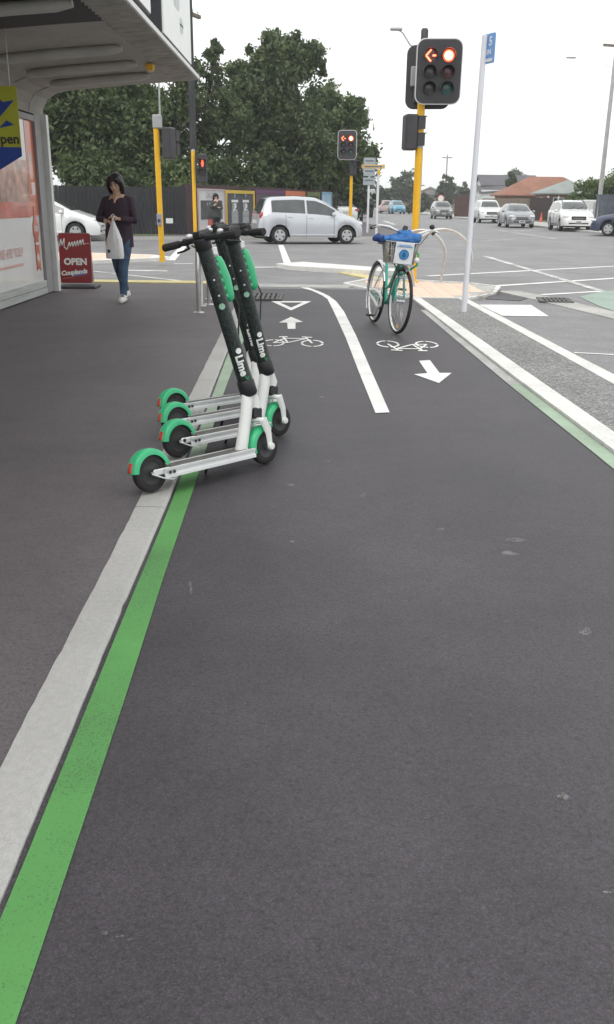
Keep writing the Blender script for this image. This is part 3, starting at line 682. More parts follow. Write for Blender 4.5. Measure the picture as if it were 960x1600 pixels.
def leaves(centres, sig, per, size, rng):
    P = np.repeat(centres, per, 0); n = len(P); sg = np.repeat(sig, per)[:, None]
    P = P + rng.normal(size=(n, 3)) * sg * np.array([1, 1, .8])
    a = rng.normal(size=(n, 3)); a /= np.linalg.norm(a, axis=1)[:, None]; b = rng.normal(size=(n, 3)); b -= a * (a * b).sum(1)[:, None]; b /= np.linalg.norm(b, axis=1)[:, None]
    s = size * rng.uniform(.45, 1.5, (n, 1)); a *= s; b *= s * .55
    V = np.stack([P - a, P + b * .9 - a * .1, P + a, P - b * .9 - a * .1], 1).reshape(-1, 3)
    return V, n
def leaf_object(name, V, n, m, parent):
    me = bpy.data.meshes.new(name); me.vertices.add(4 * n); me.vertices.foreach_set('co', V.astype(np.float32).ravel())
    me.loops.add(4 * n); me.loops.foreach_set('vertex_index', np.arange(4 * n, dtype=np.int32)); me.polygons.add(n)
    me.polygons.foreach_set('loop_start', np.arange(0, 4 * n, 4, dtype=np.int32)); me.polygons.foreach_set('loop_total', np.full(n, 4, dtype=np.int32))
    me.materials.append(m); me.update(); me.validate()
    o = bpy.data.objects.new(name, me); C.objects.link(o); o.parent = parent; return o
def tree(name, label, cat, loc, blobs, per, size, m, seed, trunk_r=.18, group=None, limbs=9, z0=.1, keep=1.0, sigma=.16, trunk_h=None):
    rng = np.random.default_rng(seed); t = thing(name, label, cat, loc, 0, group)
    cs = []; sg = []
    for (dx, dy, z, rx, ry, rz, k) in blobs:
        d = rng.normal(size=(k, 3)); d /= np.linalg.norm(d, axis=1)[:, None]; r = rng.uniform(.05, 1, (k, 1)) ** (1 / 2.4)
        c = d * r * np.array([rx, ry, rz]) + np.array([dx, dy, z]); c = c[rng.random(k) < keep]; cs.append(c); sg.append(np.full(len(c), sigma * min(rx, rz)) * rng.uniform(.6, 1.3, len(c)))
    cs = np.concatenate(cs); sg = np.concatenate(sg)
    V, n_ = leaves(cs, sg, per, size, rng); leaf_object('crown', V, n_, m, t)
    zc = float(np.mean(cs[:, 2])); th = trunk_h or zc
    tb = MB(); pts = [(0, 0, 0), (rng.normal() * .05, rng.normal() * .05, th * .35), (rng.normal() * .12, rng.normal() * .12, th * .7), (rng.normal() * .2, rng.normal() * .2, th)]
    tb.tube(pts, [trunk_r * 1.25, trunk_r, trunk_r * .8, trunk_r * .45], 9)
    for i in rng.choice(len(cs), min(limbs, len(cs)), replace=False):
        e = Vector(cs[i]); s0 = Vector(pts[1]).lerp(Vector(pts[3]), rng.uniform(.1, .9)); mid = s0.lerp(e, .5) + Vector((0, 0, .12 * (e - s0).length))
        tb.tube([s0, mid, e], [trunk_r * .42, trunk_r * .26, trunk_r * .08], 6)
    tb.build('trunk', M_bark, t); return t
def X(px, y): return (px - 480) / 1481.0 * y
GT = 'trees behind the black fence'
tree('broadleaf_tree', 'tallest dark tree rising behind the poster boards', 'tree', (X(425, 50), 50, .1), [(0, 0, 6.0, 2.3, 2.3, 2.4, 84), (.4, 0, 8.2, 1.4, 1.5, 1.2, 38), (-.9, .2, 8.0, .7, .8, .7, 12), (-1.7, .3, 6.4, 1.3, 1.5, 1.5, 30), (1.8, 0, 7.9, .8, 1.1, .9, 20), (.3, -.5, 3.6, 3.0, 2.2, 1.9, 80)], 165, .115, L_dark, 1, .26, GT, 24)
tree('broadleaf_tree', 'green tree with a lighter crown right of the tallest tree', 'tree', (X(512, 54), 54, .1), [(0, 0, 5.0, 1.7, 1.8, 2.0, 62), (1.2, 0, 5.9, .9, 1.1, .9, 24), (-.8, -.4, 3.2, 2.0, 1.7, 1.7, 50), (1.2, 0, 3.4, 1.2, 1.5, 1.6, 42), (-.7, 0, 6.5, .9, 1.1, .9, 20)], 165, .115, L_mid, 2, .22, GT, 18)
tree('thin_tree', 'thin branching tree with gaps of sky beside the canopy end', 'tree', (X(318, 46), 46, .1), [(0, 0, 5.6, 1.5, 1.6, 1.7, 26), (-.5, 0, 4.2, 1.7, 1.6, 1.4, 30), (.35, 0, 7.3, .7, .8, .9, 11), (1.1, 0, 4.6, 1.1, 1.2, 1.2, 20)], 130, .10, L_dark, 3, .17, GT, 34)
tree('thin_tree', 'slender tree with dark trunk right of the first yellow pole', 'tree', (X(268, 43), 43, .1), [(0, 0, 5.6, 1.2, 1.3, 1.9, 26), (-.6, 0, 3.5, 1.3, 1.3, 1.2, 24), (.8, .4, 6.6, .8, .9, .9, 10)], 130, .10, L_dark, 4, .14, GT, 24)
tree('broadleaf_tree', 'dense dark tree beyond the shop corner', 'tree', (X(120, 41), 41, .1), [(0, 0, 4.6, 2.4, 1.8, 2.4, 90), (1.2, 0, 3.2, 2.0, 1.6, 1.8, 60), (-2.2, 0, 4.6, 2.2, 1.8, 2.6, 60), (0, 0, 7.0, 2.0, 1.8, 1.6, 40)], 160, .11, L_dark, 5, .24, GT, 16)
tree('broadleaf_tree', 'dense green tree behind the walking woman', 'tree', (X(205, 42.5), 42.5, .1), [(0, 0, 4.2, 1.8, 1.6, 2.0, 64), (-.4, 0, 6.2, 1.5, 1.4, 1.5, 36), (.6, -.5, 2.6, 1.8, 1.2, 1.3, 40)], 160, .11, L_mid, 6, .2, GT, 14)
GH = 'bushes behind the fence'
for i, (px, y, h_, lab) in enumerate(((150, 38.6, 3.0, 'low dark bush above the fence nearest the shop corner'), (255, 38.8, 2.3, 'low bush above the fence behind the first yellow pole'), (300, 41, 2.8, 'bush above the fence left of the EAGLES poster'), (365, 45.5, 3.4, 'bush above the yellow framed poster'), (425, 50, 3.6, 'bush above the purple framed poster'), (480, 56.5, 3.7, 'bush above the orange and olive posters'), (535, 62, 3.4, 'bush at the far end of the hoarding'))):
    tree('bush', lab, 'bush', (X(px, y), y, .1), [(0, 0, h_ * .62, 1.5, 1.0, h_ * .5, 44), (.9, .2, h_ * .5, 1.0, .8, h_ * .4, 24), (-.9, .2, h_ * .5, 1.0, .8, h_ * .42, 24)], 130, .10, (L_dark, L_mid, L_dark, L_dark, L_mid, L_dark, L_grey)[i], 20 + i, .07, GH, 8)
GF = 'far trees along the street'
for i, (px, y, top, w_, mm, lab) in enumerate(((622, 150, 267, 46, L_grey, 'large round grey green tree far down the street'), (570, 170, 285, 50, L_grey, 'hazy far tree behind the street name signs'), (540, 120, 275, 44, L_grey, 'grey green far tree behind the small traffic light'), (592, 130, 296, 30, L_grey, 'low far tree left of the teal hatchback'), (690, 160, 274, 30, L_grey, 'small tree on the skyline beside the far pole'), (716, 170, 285, 22, L_grey, 'small skyline tree beside the white house'), (797, 170, 262, 46, L_grey, 'round tree on the skyline behind the white house'), (655, 140, 303, 40, L_grey, 'hedge like trees behind the charcoal SUV'), (645, 115, 318, 30, L_grey, 'low shrubs right of the teal hatchback'))):
    sc = 1481 / y; hz = gd(px, top, y).z; rx = w_ / 2 / sc
    tree('street_tree', lab, 'tree', (X(px, y), y, .1), [(0, 0, hz * .62, rx * .8, rx * .7, hz * .36, 46), (-rx * .5, 0, hz * .45, rx * .5, rx * .5, hz * .3, 24), (rx * .5, 0, hz * .48, rx * .5, rx * .5, hz * .3, 24)], 60, .0016 * y, mm, 40 + i, .2, GF, 8)
tree('conifer', 'dark upright conifer between the white and red roofed houses', 'tree', (X(790, 105), 105, .1), [(0, 0, 2.9, .55, .5, 1.9, 40), (0, 0, 1.4, .6, .55, 1.2, 20)], 90, .14, L_dark, 60, .14, None, 4)
tree('garden_tree', 'bright green bushy tree beside the utility pole', 'tree', (X(925, 68), 68, .1), [(0, 0, 1.9, 1.5, 1.2, 1.3, 50), (-1.1, 0, 1.5, 1.0, 1.0, .9, 30), (1.5, .3, 2.1, 1.4, 1.2, 1.3, 40)], 110, .11, L_light, 61, .14, None, 8)
tree('garden_tree', 'leafy green tree crowding the right edge behind the blue car', 'tree', (X(965, 72), 72, .1), [(0, 0, 2.4, 1.6, 1.2, 1.5, 50), (1.4, 0, 2.8, 1.5, 1.2, 1.5, 40), (-1.0, 0, 1.8, 1.0, 1.0, 1.0, 26)], 110, .11, L_mid, 63, .14, None, 8)
tree('garden_tree', 'sparse dark tree at the right edge behind the utility pole', 'tree', (X(985, 60), 60, .1), [(0, 0, 5.0, 1.3, 1.2, 1.6, 26), (-.6, 0, 5.9, .9, .8, .7, 12), (.5, 0, 3.0, 1.0, 1.0, 1.0, 18)], 90, .11, L_dark, 62, .13, None, 16)
# ================================================================== HOUSES
M_roofred = mat('roof_terracotta', (.27, .125, .085), .85, var=.18, vscale=.8, stretch=(1, 1, 1), var2=.15, v2scale=6)
M_roofgrey = mat('roof_grey_green', (.26, .29, .28), .8, var=.12, vscale=1)
M_roofdark = mat('roof_charcoal', (.10, .095, .11), .8, var=.15, vscale=1)
M_wallw = mat('house_white', (.72, .73, .74), .7, var=.06, vscale=1)
M_wallbrick = mat('house_brick', (.26, .15, .12), .85, var=.2, vscale=3)
M_wallbeige = mat('house_beige', (.40, .36, .32), .8, var=.12, vscale=1.5)
M_winglass = mat('house_glass', (.05, .06, .07), .1, coat=.5)
def house(name, label, c, w, d, eave, ridge, wm, rm, style='hip', over=.35, axis='x', wins=()):
    t = thing(name, label, 'house', (c[0], c[1], .08))
    MB().box((0, 0, eave / 2), (w, d, eave)).build('wall', wm, t)
    a, b = w / 2 + over, d / 2 + over; th = .12; r = MB()
    if style == 'hip':
        if w >= d: rl = (w - d) / 2; rp = [(-rl, 0, ridge), (rl, 0, ridge)]
        else: rl = (d - w) / 2; rp = [(0, -rl, ridge), (0, rl, ridge)]
        vs = [(-a, -b, eave), (a, -b, eave), (a, b, eave), (-a, b, eave), *rp, (-a, -b, eave - th), (a, -b, eave - th), (a, b, eave - th), (-a, b, eave - th)]
        fs = ([(0, 1, 5, 4), (1, 2, 5), (2, 3, 4, 5), (3, 0, 4)] if w >= d else [(0, 1, 4), (1, 2, 5, 4), (2, 3, 5), (3, 0, 4, 5)])
        fs += [(0, 6, 7, 1), (1, 7, 8, 2), (2, 8, 9, 3), (3, 9, 6, 0), (6, 9, 8, 7)]
        r.add(vs, fs)
    else:
        if axis == 'x':
            poly = [(-b, eave - .1), (0, ridge), (b, eave - .1), (b, eave - .26), (0, ridge - .18), (-b, eave - .26)]
            r.prism(poly, 2 * a, Matrix(((0, 0, 1, 0), (1, 0, 0, 0), (0, 1, 0, 0), (0, 0, 0, 1))))
            gm = MB(); gm.prism([(-d / 2, eave), (0, ridge - .2), (d / 2, eave)], w, Matrix(((0, 0, 1, 0), (1, 0, 0, 0), (0, 1, 0, 0), (0, 0, 0, 1))))
        else:
            poly = [(-a, eave - .1), (0, ridge), (a, eave - .1), (a, eave - .26), (0, ridge - .18), (-a, eave - .26)]
            r.prism(poly, 2 * b, Matrix(((1, 0, 0, 0), (0, 0, -1, 0), (0, 1, 0, 0), (0, 0, 0, 1))))
            gm = MB(); gm.prism([(-w / 2, eave), (0, ridge - .2), (w / 2, eave)], d, Matrix(((1, 0, 0, 0), (0, 0, -1, 0), (0, 1, 0, 0), (0, 0, 0, 1))))
        gm.build('gable', wm, t)
    r.build('roof', rm, t)
    for (face, u, z, ww, hh) in wins:
        if face == 'front': ctr = (u, -d / 2 - .02, z); dim = (ww, .06, hh); fd = (ww + .16, .05, hh + .16)
        else: ctr = (-w / 2 - .02, u, z); dim = (.06, ww, hh); fd = (.05, ww + .16, hh + .16)
        wn = MB().box(ctr, fd).build('window', M_wallw, t); MB().box((ctr[0] - (.01 if face != 'front' else 0), ctr[1] - (.01 if face == 'front' else 0), ctr[2]), dim).build('pane', M_winglass, wn)
    return t
def hz(px, py, y): return gd(px, py, y).z
y = 150; h1 = house('house', 'white two storey house with charcoal gable roof', (X(790, y), y + 4), 8.4, 8, hz(790, 289, y), hz(790, 273, y), M_wallw, M_roofdark, 'gable', .5, 'x', (('front', -2.6, 2.6, 1.6, 1.1), ('front', .4, 2.4, 1.3, 1.0), ('side', -1, 3.6, 1.0, 1.2), ('side', 1.5, 3.6, 1.0, 1.2)))
lt = MB().box((-2.2, -5.2, 1.7), (5.4, 2.2, 3.2)).build('lean_to', M_wallw, h1)
MB().add([(-5.3, -6.6, 2.9), (.8, -6.6, 3.3), (.8, -4, 4.3), (-5.3, -4, 3.9), (-5.3, -6.6, 2.75), (.8, -6.6, 3.15), (.8, -4, 4.15), (-5.3, -4, 3.75)], [(0, 1, 2, 3), (4, 7, 6, 5), (0, 4, 5, 1), (1, 5, 6, 2), (2, 6, 7, 3), (3, 7, 4, 0)]).build('lean_to_roof', M_roofdark, h1)
y = 100; h2 = house('house', 'long bungalow with terracotta tiled hip roof', (X(855, y), y + 3), 9.6, 6, hz(845, 306, y), hz(845, 276, y), M_wallbrick, M_roofred, 'hip', .5, 'x', (('front', -3.0, 1.3, 1.2, .9), ('front', -.6, 1.3, 1.4, .9), ('side', .5, 1.3, 1.2, .9)))
y = 84; h3 = house('house', 'small brick house with grey green hip roof and porch posts', (X(888, y), y + 2), 4.6, 4.4, hz(870, 303, y), hz(880, 282, y), M_wallbrick, M_roofgrey, 'hip', .45, 'x', (('front', -1.3, 1.3, .8, 1.0), ('front', .3, 1.3, .9, 1.0), ('side', 0, 1.3, .9, 1.0)))
for q in (-2.3, -1.4, -.4, .6): MB().box((q, -2.55, .98), (.12, .12, 1.96)).build('porch_post', M_wallw, h3)
y = 175; house('house', 'low grey roofed house behind the charcoal SUV', (X(700, y), y), 10, 7, hz(700, 306, y), hz(700, 293, y), M_wallbeige, M_roofdark, 'hip', .4, 'x', (('front', -2.5, 1.6, 1.4, 1.0), ('front', 2, 1.6, 1.4, 1.0)))
y = 190; house('house', 'pale gabled house on the skyline behind the far pole', (X(662, y), y), 7, 7, hz(662, 304, y), hz(662, 292, y), M_wallbeige, M_trimw, 'gable', .4, 'y', (('front', 0, 1.6, 1.4, 1.0),))
y = 185; house('house', 'brown low building far down the street beside the signal pole', (X(640, y), y), 6, 6, hz(640, 318, y) + .6, hz(640, 305, y), M_wallbrick, M_roofdark, 'hip', .4, 'x', (('front', 0, 1.3, 1.4, .8),))
def X2(px, py, y): return gd(px, py, y).x
fence('timber_fence', 'weathered timber fence in front of the terracotta roofed house', (X2(752, 330, 92), 92), (X2(838, 330, 88), 88), hz(800, 312, 90), M_timber)
fence('brown_fence', 'dark red brown fence right of the charcoal SUV', (X2(710, 330, 95), 95), (X2(742, 330, 93), 93), hz(725, 306, 94), mat('brown_stain', (.085, .045, .04), .8, var=.2, vscale=2))
fence('hedge_fence', 'dark brown fence behind the silver sedan', (X2(836, 330, 78), 80), (X2(862, 330, 78), 78), hz(850, 311, 79), mat('dark_stain', (.05, .035, .035), .85, var=.2, vscale=2))
fence('grey_fence', 'grey blue fence behind the blue car at the right edge', (X2(930, 330, 64), 64), (X2(1000, 330, 62), 62), hz(940, 306, 63), mat('grey_blue_stain', (.10, .12, .15), .8, var=.2, vscale=2))
tr = thing('white_trailer', 'white box trailer beside the green tree', 'trailer', (X2(919, 340, 66), 66, .08))
MB().box((0, 0, 1.0), (1.45, 2.2, 1.2), b=.05).build('box_body', M_wallw, tr)
MB().box((.25, -1.12, 1.0), (.55, .03, .9)).build('rear_door', mat('trailer_door', (.5, .5, .52), .5), tr); MB().box((0, 0, .36), (.9, 2.6, .08)).build('chassis', M_black, tr)
for sx_ in (-.6, .6): MB().lathe([(.0, -.07), (.25, -.07), (.28, 0), (.25, .07), (0, .07)], Matrix.Translation((sx_, 0, .28)) @ Matrix.Rotation(PI / 2, 4, 'Y'), 14).build('wheel', M_black, tr)

# ================================================================== CARS
M_tyre = mat('tyre_rubber', (.022, .022, .023), .8, var=.2, vscale=20)
M_rim = mat('alloy_rim', (.55, .56, .58), .3, metal=.7)
M_carglass = mat('car_glass', (.05, .056, .06), .05, var=.35, vscale=2.5, coat=.6, spec=.8)
M_light = mat('headlamp_glass', (.72, .74, .76), .12, coat=.8)
M_lit = mat('headlamp_lit', (.9, .9, .85), .2, emit=(1, .97, .9), estr=4)
M_tail = mat('tail_lamp', (.42, .025, .03), .2, coat=.6)
M_trim = mat('car_black_trim', (.018, .018, .02), .5)
M_plate = mat('number_plate', (.72, .72, .70), .5); M_platetxt = mat('plate_text', (.03, .03, .04), .5)
def carpaint(name, c, metal=.0): return mat('paint_' + name, c, .28, metal=metal, coat=.7, var=.02, vscale=2)
def smooth_tab(tab, xsn, it=2):
    v = np.array([interp(tab, x) for x in xsn])
    for _ in range(it): v[1:-1] = (v[:-2] + 2 * v[1:-1] + v[2:]) / 4
    return v
def car(name, label, cat, loc, ang, pm, sp, group=None, plate='', lit=False, rack=False, detail=True, scale=1.0):
    L, W, ax = sp['L'], sp['W'], sp['ax']; wr = sp['wr']; ns = 110
    t = thing(name, label, cat, loc, ang, group); t.scale = (scale,) * 3
    X_ = np.linspace(-L / 2, L / 2, ns); top = smooth_tab(sp['top'], X_); belt = smooth_tab(sp['belt'], X_, 3); belt = np.minimum(belt, top - .012)
    sill = np.array([interp(sp['sill'], x) for x in X_]); bot = sill.copy()
    for a in ax:
        dd = np.abs(X_ - a); arch = np.where(dd < wr + .07, wr + np.sqrt(np.maximum((wr + .07) ** 2 - dd ** 2, 0)), 0); bot = np.maximum(bot, arch)
    bot = np.minimum(bot, belt - .04)
    hw = np.empty(ns)
    for i, x in enumerate(X_):
        k = 1.0
        for e, rr, mn in ((x + L / 2, sp.get('rr', .45), .74), (L / 2 - x, sp.get('fr', .6), .66)):
            if e < rr: q = 1 - e / rr; k = min(k, mn + (1 - mn) * math.sqrt(max(0, 1 - q ** 2.4)))
        hw[i] = W / 2 * k
    def half(i):
        w_, zb, b, tt = hw[i], bot[i], belt[i], top[i]; gh = tt - b; k = min(1, max(0, gh / .4))
        wr_ = max(w_ * .5, w_ * .965 - .03 - gh * sp.get('tumble', .34))
        return [(w_ * .955, zb), (w_ * .995, zb + (b - zb) * .30), (w_, zb + (b - zb) * .62), (w_ * .985, b - .05 * (b - zb)), (w_ * .962, b), (wr_ + .012, tt - .07 * k - gh * .04), (wr_ - .05, tt - .018 * k), (wr_ * .5, tt - .004), (0, tt + .004)]
    rows = []
    for i in range(ns):
        h_ = half(i); rows.append([(X_[i], -y_, z_) for y_, z_ in h_] + [(X_[i], y_, z_) for y_, z_ in reversed(h_[:-1])])
    m_ = len(rows[0]); vs = [p for r_ in rows for p in r_]
    fs = [(i * m_ + j, i * m_ + j + 1, (i + 1) * m_ + j + 1, (i + 1) * m_ + j) for i in range(ns - 1) for j in range(m_ - 1)]
    body = MB().add(vs, fs, None, True)
    body.add(rows[0], [tuple(range(m_))]); body.add(rows[-1], [tuple(reversed(range(m_)))])
    body = body.build('body', pm, t)
    def near(x): return int(np.argmin(np.abs(X_ - x)))
    def patch(i0, i1, j0, j1, f0, f1, off):      # piece of the body surface, lifted along its normal
        b = MB(); V = []; cols = 6
        for i in range(i0, i1 + 1):
            for c_ in range(cols + 1):
                u = lerp(j0, j1, c_ / cols) if not (f0 or f1) else lerp(j0 + f0, j1 - f1, c_ / cols)
                j = min(int(u), m_ - 2); fr = u - j; p = Vector(rows[i][j]).lerp(Vector(rows[i][j + 1]), fr)
                pu = Vector(rows[i][min(j + 1, m_ - 1)]) - Vector(rows[i][j]); pvv = Vector(rows[min(i + 1, ns - 1)][j]) - Vector(rows[max(i - 1, 0)][j])
                nn = pvv.cross(pu); nn = nn.normalized() if nn.length > 1e-9 else Vector((0, 0, 1))
                if nn.dot(p - Vector((p.x, 0, .6))) < 0: nn = -nn
                V.append(p + nn * off)
        q = cols + 1; k = i1 - i0
        b.add(V, [(a * q + c_, a * q + c_ + 1, (a + 1) * q + c_ + 1, (a + 1) * q + c_) for a in range(k) for c_ in range(cols)], None, True)
        return b
    for s_ in (0, 1):
        for (xa, xb) in sp['side']:
            j0, j1 = (4, 5) if s_ == 0 else (m_ - 6, m_ - 5)
            patch(near(xa), near(xb), j0, j1, .10, .06, .007).build('side_window', M_carglass, t)
    patch(near(sp['ws'][0]), near(sp['ws'][1]), 5, m_ - 6, .45, .45, .008).build('windscreen', M_carglass, t)
    patch(near(sp['rw'][0]), near(sp['rw'][1]), 5, m_ - 6, .5, .5, .008).build('rear_window', M_carglass, t)
    ub = MB().box((0, 0, .34), (L * .93, W * .80, .22)); ub.build('underbody', M_trim, t)
    for a in ax:
        for sy in (-1, 1):
            Mw = Matrix.Translation((a, sy * (W / 2 - .115), wr)) @ Matrix.Rotation(-sy * PI / 2, 4, 'X')
            wd = .1
            wh = MB().lathe([(wr * .60, -wd), (wr * .93, -wd), (wr, -wd * .6), (wr, wd * .6), (wr * .93, wd), (wr * .66, wd), (wr * .62, wd * .7)], Mw, 26).build('wheel', M_tyre, t)
            rm = MB().lathe([(0, wd * .2), (wr * .64, wd * .2), (wr * .64, wd * .85), (wr * .58, wd * .9)], Mw, 26)
            if detail:
                rm2 = MB().lathe([(wr * .64, wd * .3), (wr * .66, wd * .95), (wr * .56, wd * .97), (wr * .54, wd * .4)], Mw, 26); rm2.lathe([(0, wd * .92), (wr * .15, wd * .9), (wr * .17, wd * .5)], Mw, 12)
                for s5 in range(5):
                    aa = 2 * PI * s5 / 5 + .3
                    rm2.prism([(wr * .10, -.045), (wr * .58, -.058 * wr / .3), (wr * .58, .058 * wr / .3), (wr * .10, .045)], .03, Mw @ Matrix.Rotation(aa, 4, 'Z') @ Matrix.Translation((0, 0, wd * .72)))
                rm2.build('rim', M_rim, wh); MB().lathe([(0, wd * .25), (wr * .6, wd * .25)], Mw, 20).build('brake_disc', mat('brake_shadow', (.02, .02, .022), .7), wh)
            else: rm.build('rim', M_rim, wh)
    for sy in (-1, 1):
        hl_, zh = sp['hl']; MB().ball((L / 2 - sp.get('hlx', .26), sy * (W / 2 - .27), zh), hl_, n=12, m=8).build('headlight', M_light, t)
        tl, zt_ = sp['tl']; MB().ball((-L / 2 + sp.get('tlx', .15), sy * (W / 2 - .17), zt_), tl, n=12, m=8).build('tail_light', M_tail, t)
        xa = sp['side'][-1][1]; iM = near(xa - .12)
        MB().ball((xa - .10, sy * (W / 2 + .075), belt[iM] + .09), (.07, .105, .075), n=10, m=7).build('mirror', pm, t)
        if detail:
            for xd in sp['doors']:
                i = near(xd); h_ = half(i); MB().tube([(xd, sy * (y_ + .0015), z_) for y_, z_ in h_[:5]], .006, 5).build('door_seam', M_trim, t)
            for xd in sp['doors'][:-1]:
                i = near(xd + .13); h_ = half(i); MB().box((xd + .16, sy * (h_[3][0] + .004), h_[3][1] - .06), (.19, .03, .03), b=.01).build('door_handle', pm, t)
            MB().box((sum(ax) / 2, sy * (W / 2 - .012), sp['sill'][1][1] + .07), (ax[1] - ax[0] - 2 * wr - .3, .03, .05), b=.01).build('sill_trim', pm if sp.get('sillbody') else M_trim, t)
    zg, hg, wg = sp['grille']
    MB().box((L / 2 - .07, 0, zg), (.16, wg, hg), b=.03).build('grille', M_trim, t)
    MB().box((L / 2 - .09, 0, sp['sill'][-1][1] + .12), (.19, W * .62, .12), b=.03).build('bumper_intake', M_trim, t)
    if detail: MB().tube([(L / 2 + .012, -wg * .42, zg), (L / 2 + .016, 0, zg - .01), (L / 2 + .012, wg * .42, zg)], .014, 6).build('grille_bar', M_rim, t)
    npl = MB().box((L / 2 + .012, 0, zg - hg / 2 - .10), (.02, .36, .12)).build('number_plate', M_plate, t)
    MB().box((L / 2 + .0235, 0, zg - hg / 2 - .10), (.002, .26, .055)).build('plate_print', M_platetxt, npl)
    MB().box((-L / 2 - .004, 0, sp.get('rplate', .75)), (.03, .36, .12)).build('number_plate', M_plate, t)
    if lit:
        for sy in (-1, 1): MB().ball((L / 2 - .08, sy * (W / 2 - .32), sp['sill'][-1][1] + .17), (.06, .09, .09)).build('fog_lamp', M_lit if sy < 0 else M_light, t); 
        for sy in (-1, 1): MB().box((L / 2 - .12, sy * (W / 2 - .33), sp['sill'][-1][1] + .17), (.16, .34, .24), b=.05).build('fog_surround', M_trim, t)
    if rack:
        for sy in (-1, 1): 
            ir = [near(x) for x in np.linspace(sp['rw'][1] + .1, sp['ws'][1] - .1, 7)]
            MB().tube([(X_[i], sy * (half(i)[6][0] - .03), half(i)[6][1] + (.05 if 0 < k < 6 else .0)) for k, i in enumerate(ir)], .02, 6).build('roof_rail', M_trim, t)
    wp = MB(); wx = sp['ws'][1] 
    if detail:
        i = near(sp['ws'][1] - .02)
        for sy in (-.35, .1): MB().tube([(sp['ws'][1] + .01 - .03, sy, interp(list(zip(X_, top)), sp['ws'][1] - .03) + .02), (sp['ws'][1] - .22, sy + .45, interp(list(zip(X_, top)), sp['ws'][1] - .22) + .02)], .008, 5).build('wiper', M_trim, t)
    return t
HATCH = dict(L=3.95, W=1.69, wr=.30, ax=(-1.22, 1.30), top=[(-1.975, .60), (-1.95, .92), (-1.86, 1.15), (-1.70, 1.50), (-1.45, 1.60), (-.6, 1.64), (.15, 1.60), (.55, 1.44), (1.15, 1.06), (1.55, .93), (1.85, .78), (1.95, .60), (1.975, .5)],
    belt=[(-1.975, .58), (-1.9, .95), (-1.5, 1.04), (0, .98), (1.0, .92), (1.5, .84), (1.85, .70), (1.975, .45)], sill=[(-1.975, .34), (-1.6, .24), (1.6, .22), (1.975, .28)], side=[(-1.50, -.28), (-.20, .86)], ws=(.42, 1.12), rw=(-1.90, -1.66),
    hl=((.26, .15, .10), .70), tl=((.12, .09, .15), .95), doors=(-1.0, -.23, .80), grille=(.52, .10, .7), tumble=.30, sillbody=True, fr=.75)
LEAFY = dict(L=4.4, W=1.77, wr=.31, ax=(-1.30, 1.36), top=[(-2.2, .6), (-2.17, .95), (-2.0, 1.25), (-1.6, 1.46), (-.5, 1.55), (.2, 1.52), (.6, 1.38), (1.3, 1.02), (1.75, .88), (2.1, .70), (2.2, .5)],
    belt=[(-2.2, .58), (-2.0, .98), (-1.2, 1.02), (.2, .95), (1.2, .88), (1.7, .80), (2.1, .62), (2.2, .45)], sill=[(-2.2, .34), (-1.7, .23), (1.7, .2), (2.2, .22)], side=[(-1.6, -.35), (-.27, 1.0)], ws=(.42, 1.25), rw=(-2.1, -1.62),
    hl=((.34, .13, .09), .74), tl=((.14, .13, .2), 1.0), doors=(-1.1, -.31, .9), grille=(.50, .08, .6), tumble=.36, sillbody=True, fr=.95, hlx=.42)
SEDAN = dict(L=4.55, W=1.78, wr=.31, ax=(-1.33, 1.38), top=[(-2.275, .6), (-2.25, .92), (-2.1, 1.03), (-1.75, 1.06), (-1.15, 1.38), (-.5, 1.45), (.15, 1.43), (.55, 1.28), (1.1, 1.0), (1.7, .90), (2.1, .76), (2.275, .55)],
    belt=[(-2.275, .58), (-2.1, .94), (-1.0, .97), (.2, .92), (1.1, .88), (1.7, .80), (2.1, .66), (2.275, .45)], sill=[(-2.275, .34), (-1.8, .22), (1.8, .2), (2.275, .24)], side=[(-1.35, -.32), (-.24, .88)], ws=(.36, 1.06), rw=(-1.72, -1.1),
    hl=((.24, .2, .08), .68), tl=((.12, .2, .08), .86), doors=(-1.05, -.28, .85), grille=(.56, .16, .75), tumble=.40, fr=.8)
WAGON = dict(L=4.75, W=1.83, wr=.34, ax=(-1.40, 1.42), top=[(-2.375, .65), (-2.34, 1.05), (-2.2, 1.30), (-1.95, 1.58), (-1.5, 1.66), (-.5, 1.69), (.2, 1.66), (.6, 1.50), (1.1, 1.16), (1.7, 1.06), (2.15, .95), (2.33, .75), (2.375, .6)],
    belt=[(-2.375, .62), (-2.2, 1.06), (-1.0, 1.08), (.2, 1.04), (1.1, 1.0), (1.7, .95), (2.15, .82), (2.375, .55)], sill=[(-2.375, .40), (-1.9, .30), (1.9, .28), (2.375, .32)], side=[(-2.0, -1.15), (-1.07, -.28), (-.20, .90)], ws=(.38, 1.08), rw=(-2.28, -1.92),
    hl=((.22, .2, .10), .80), tl=((.12, .13, .16), 1.0), doors=(-1.11, -.24, .85), grille=(.72, .20, .8), tumble=.30, fr=.6, rplate=.85)
SUV = dict(WAGON, L=4.4, W=1.80, ax=(-1.28, 1.32), top=[(-2.2, .65), (-2.17, 1.05), (-2.05, 1.30), (-1.9, 1.60), (-1.5, 1.69), (-.4, 1.71), (.2, 1.68), (.6, 1.50), (1.0, 1.16), (1.6, 1.06), (2.0, .95), (2.16, .75), (2.2, .6)],
    belt=[(-2.2, .62), (-2.05, 1.05), (-1.0, 1.07), (.2, 1.04), (1.0, 1.0), (1.6, .95), (2.0, .82), (2.2, .55)], sill=[(-2.2, .40), (-1.75, .32), (1.75, .3), (2.2, .34)], side=[(-1.85, -1.1), (-1.02, -.28), (-.20, .84)], ws=(.38, .98), rw=(-2.12, -1.88), rplate=.8)
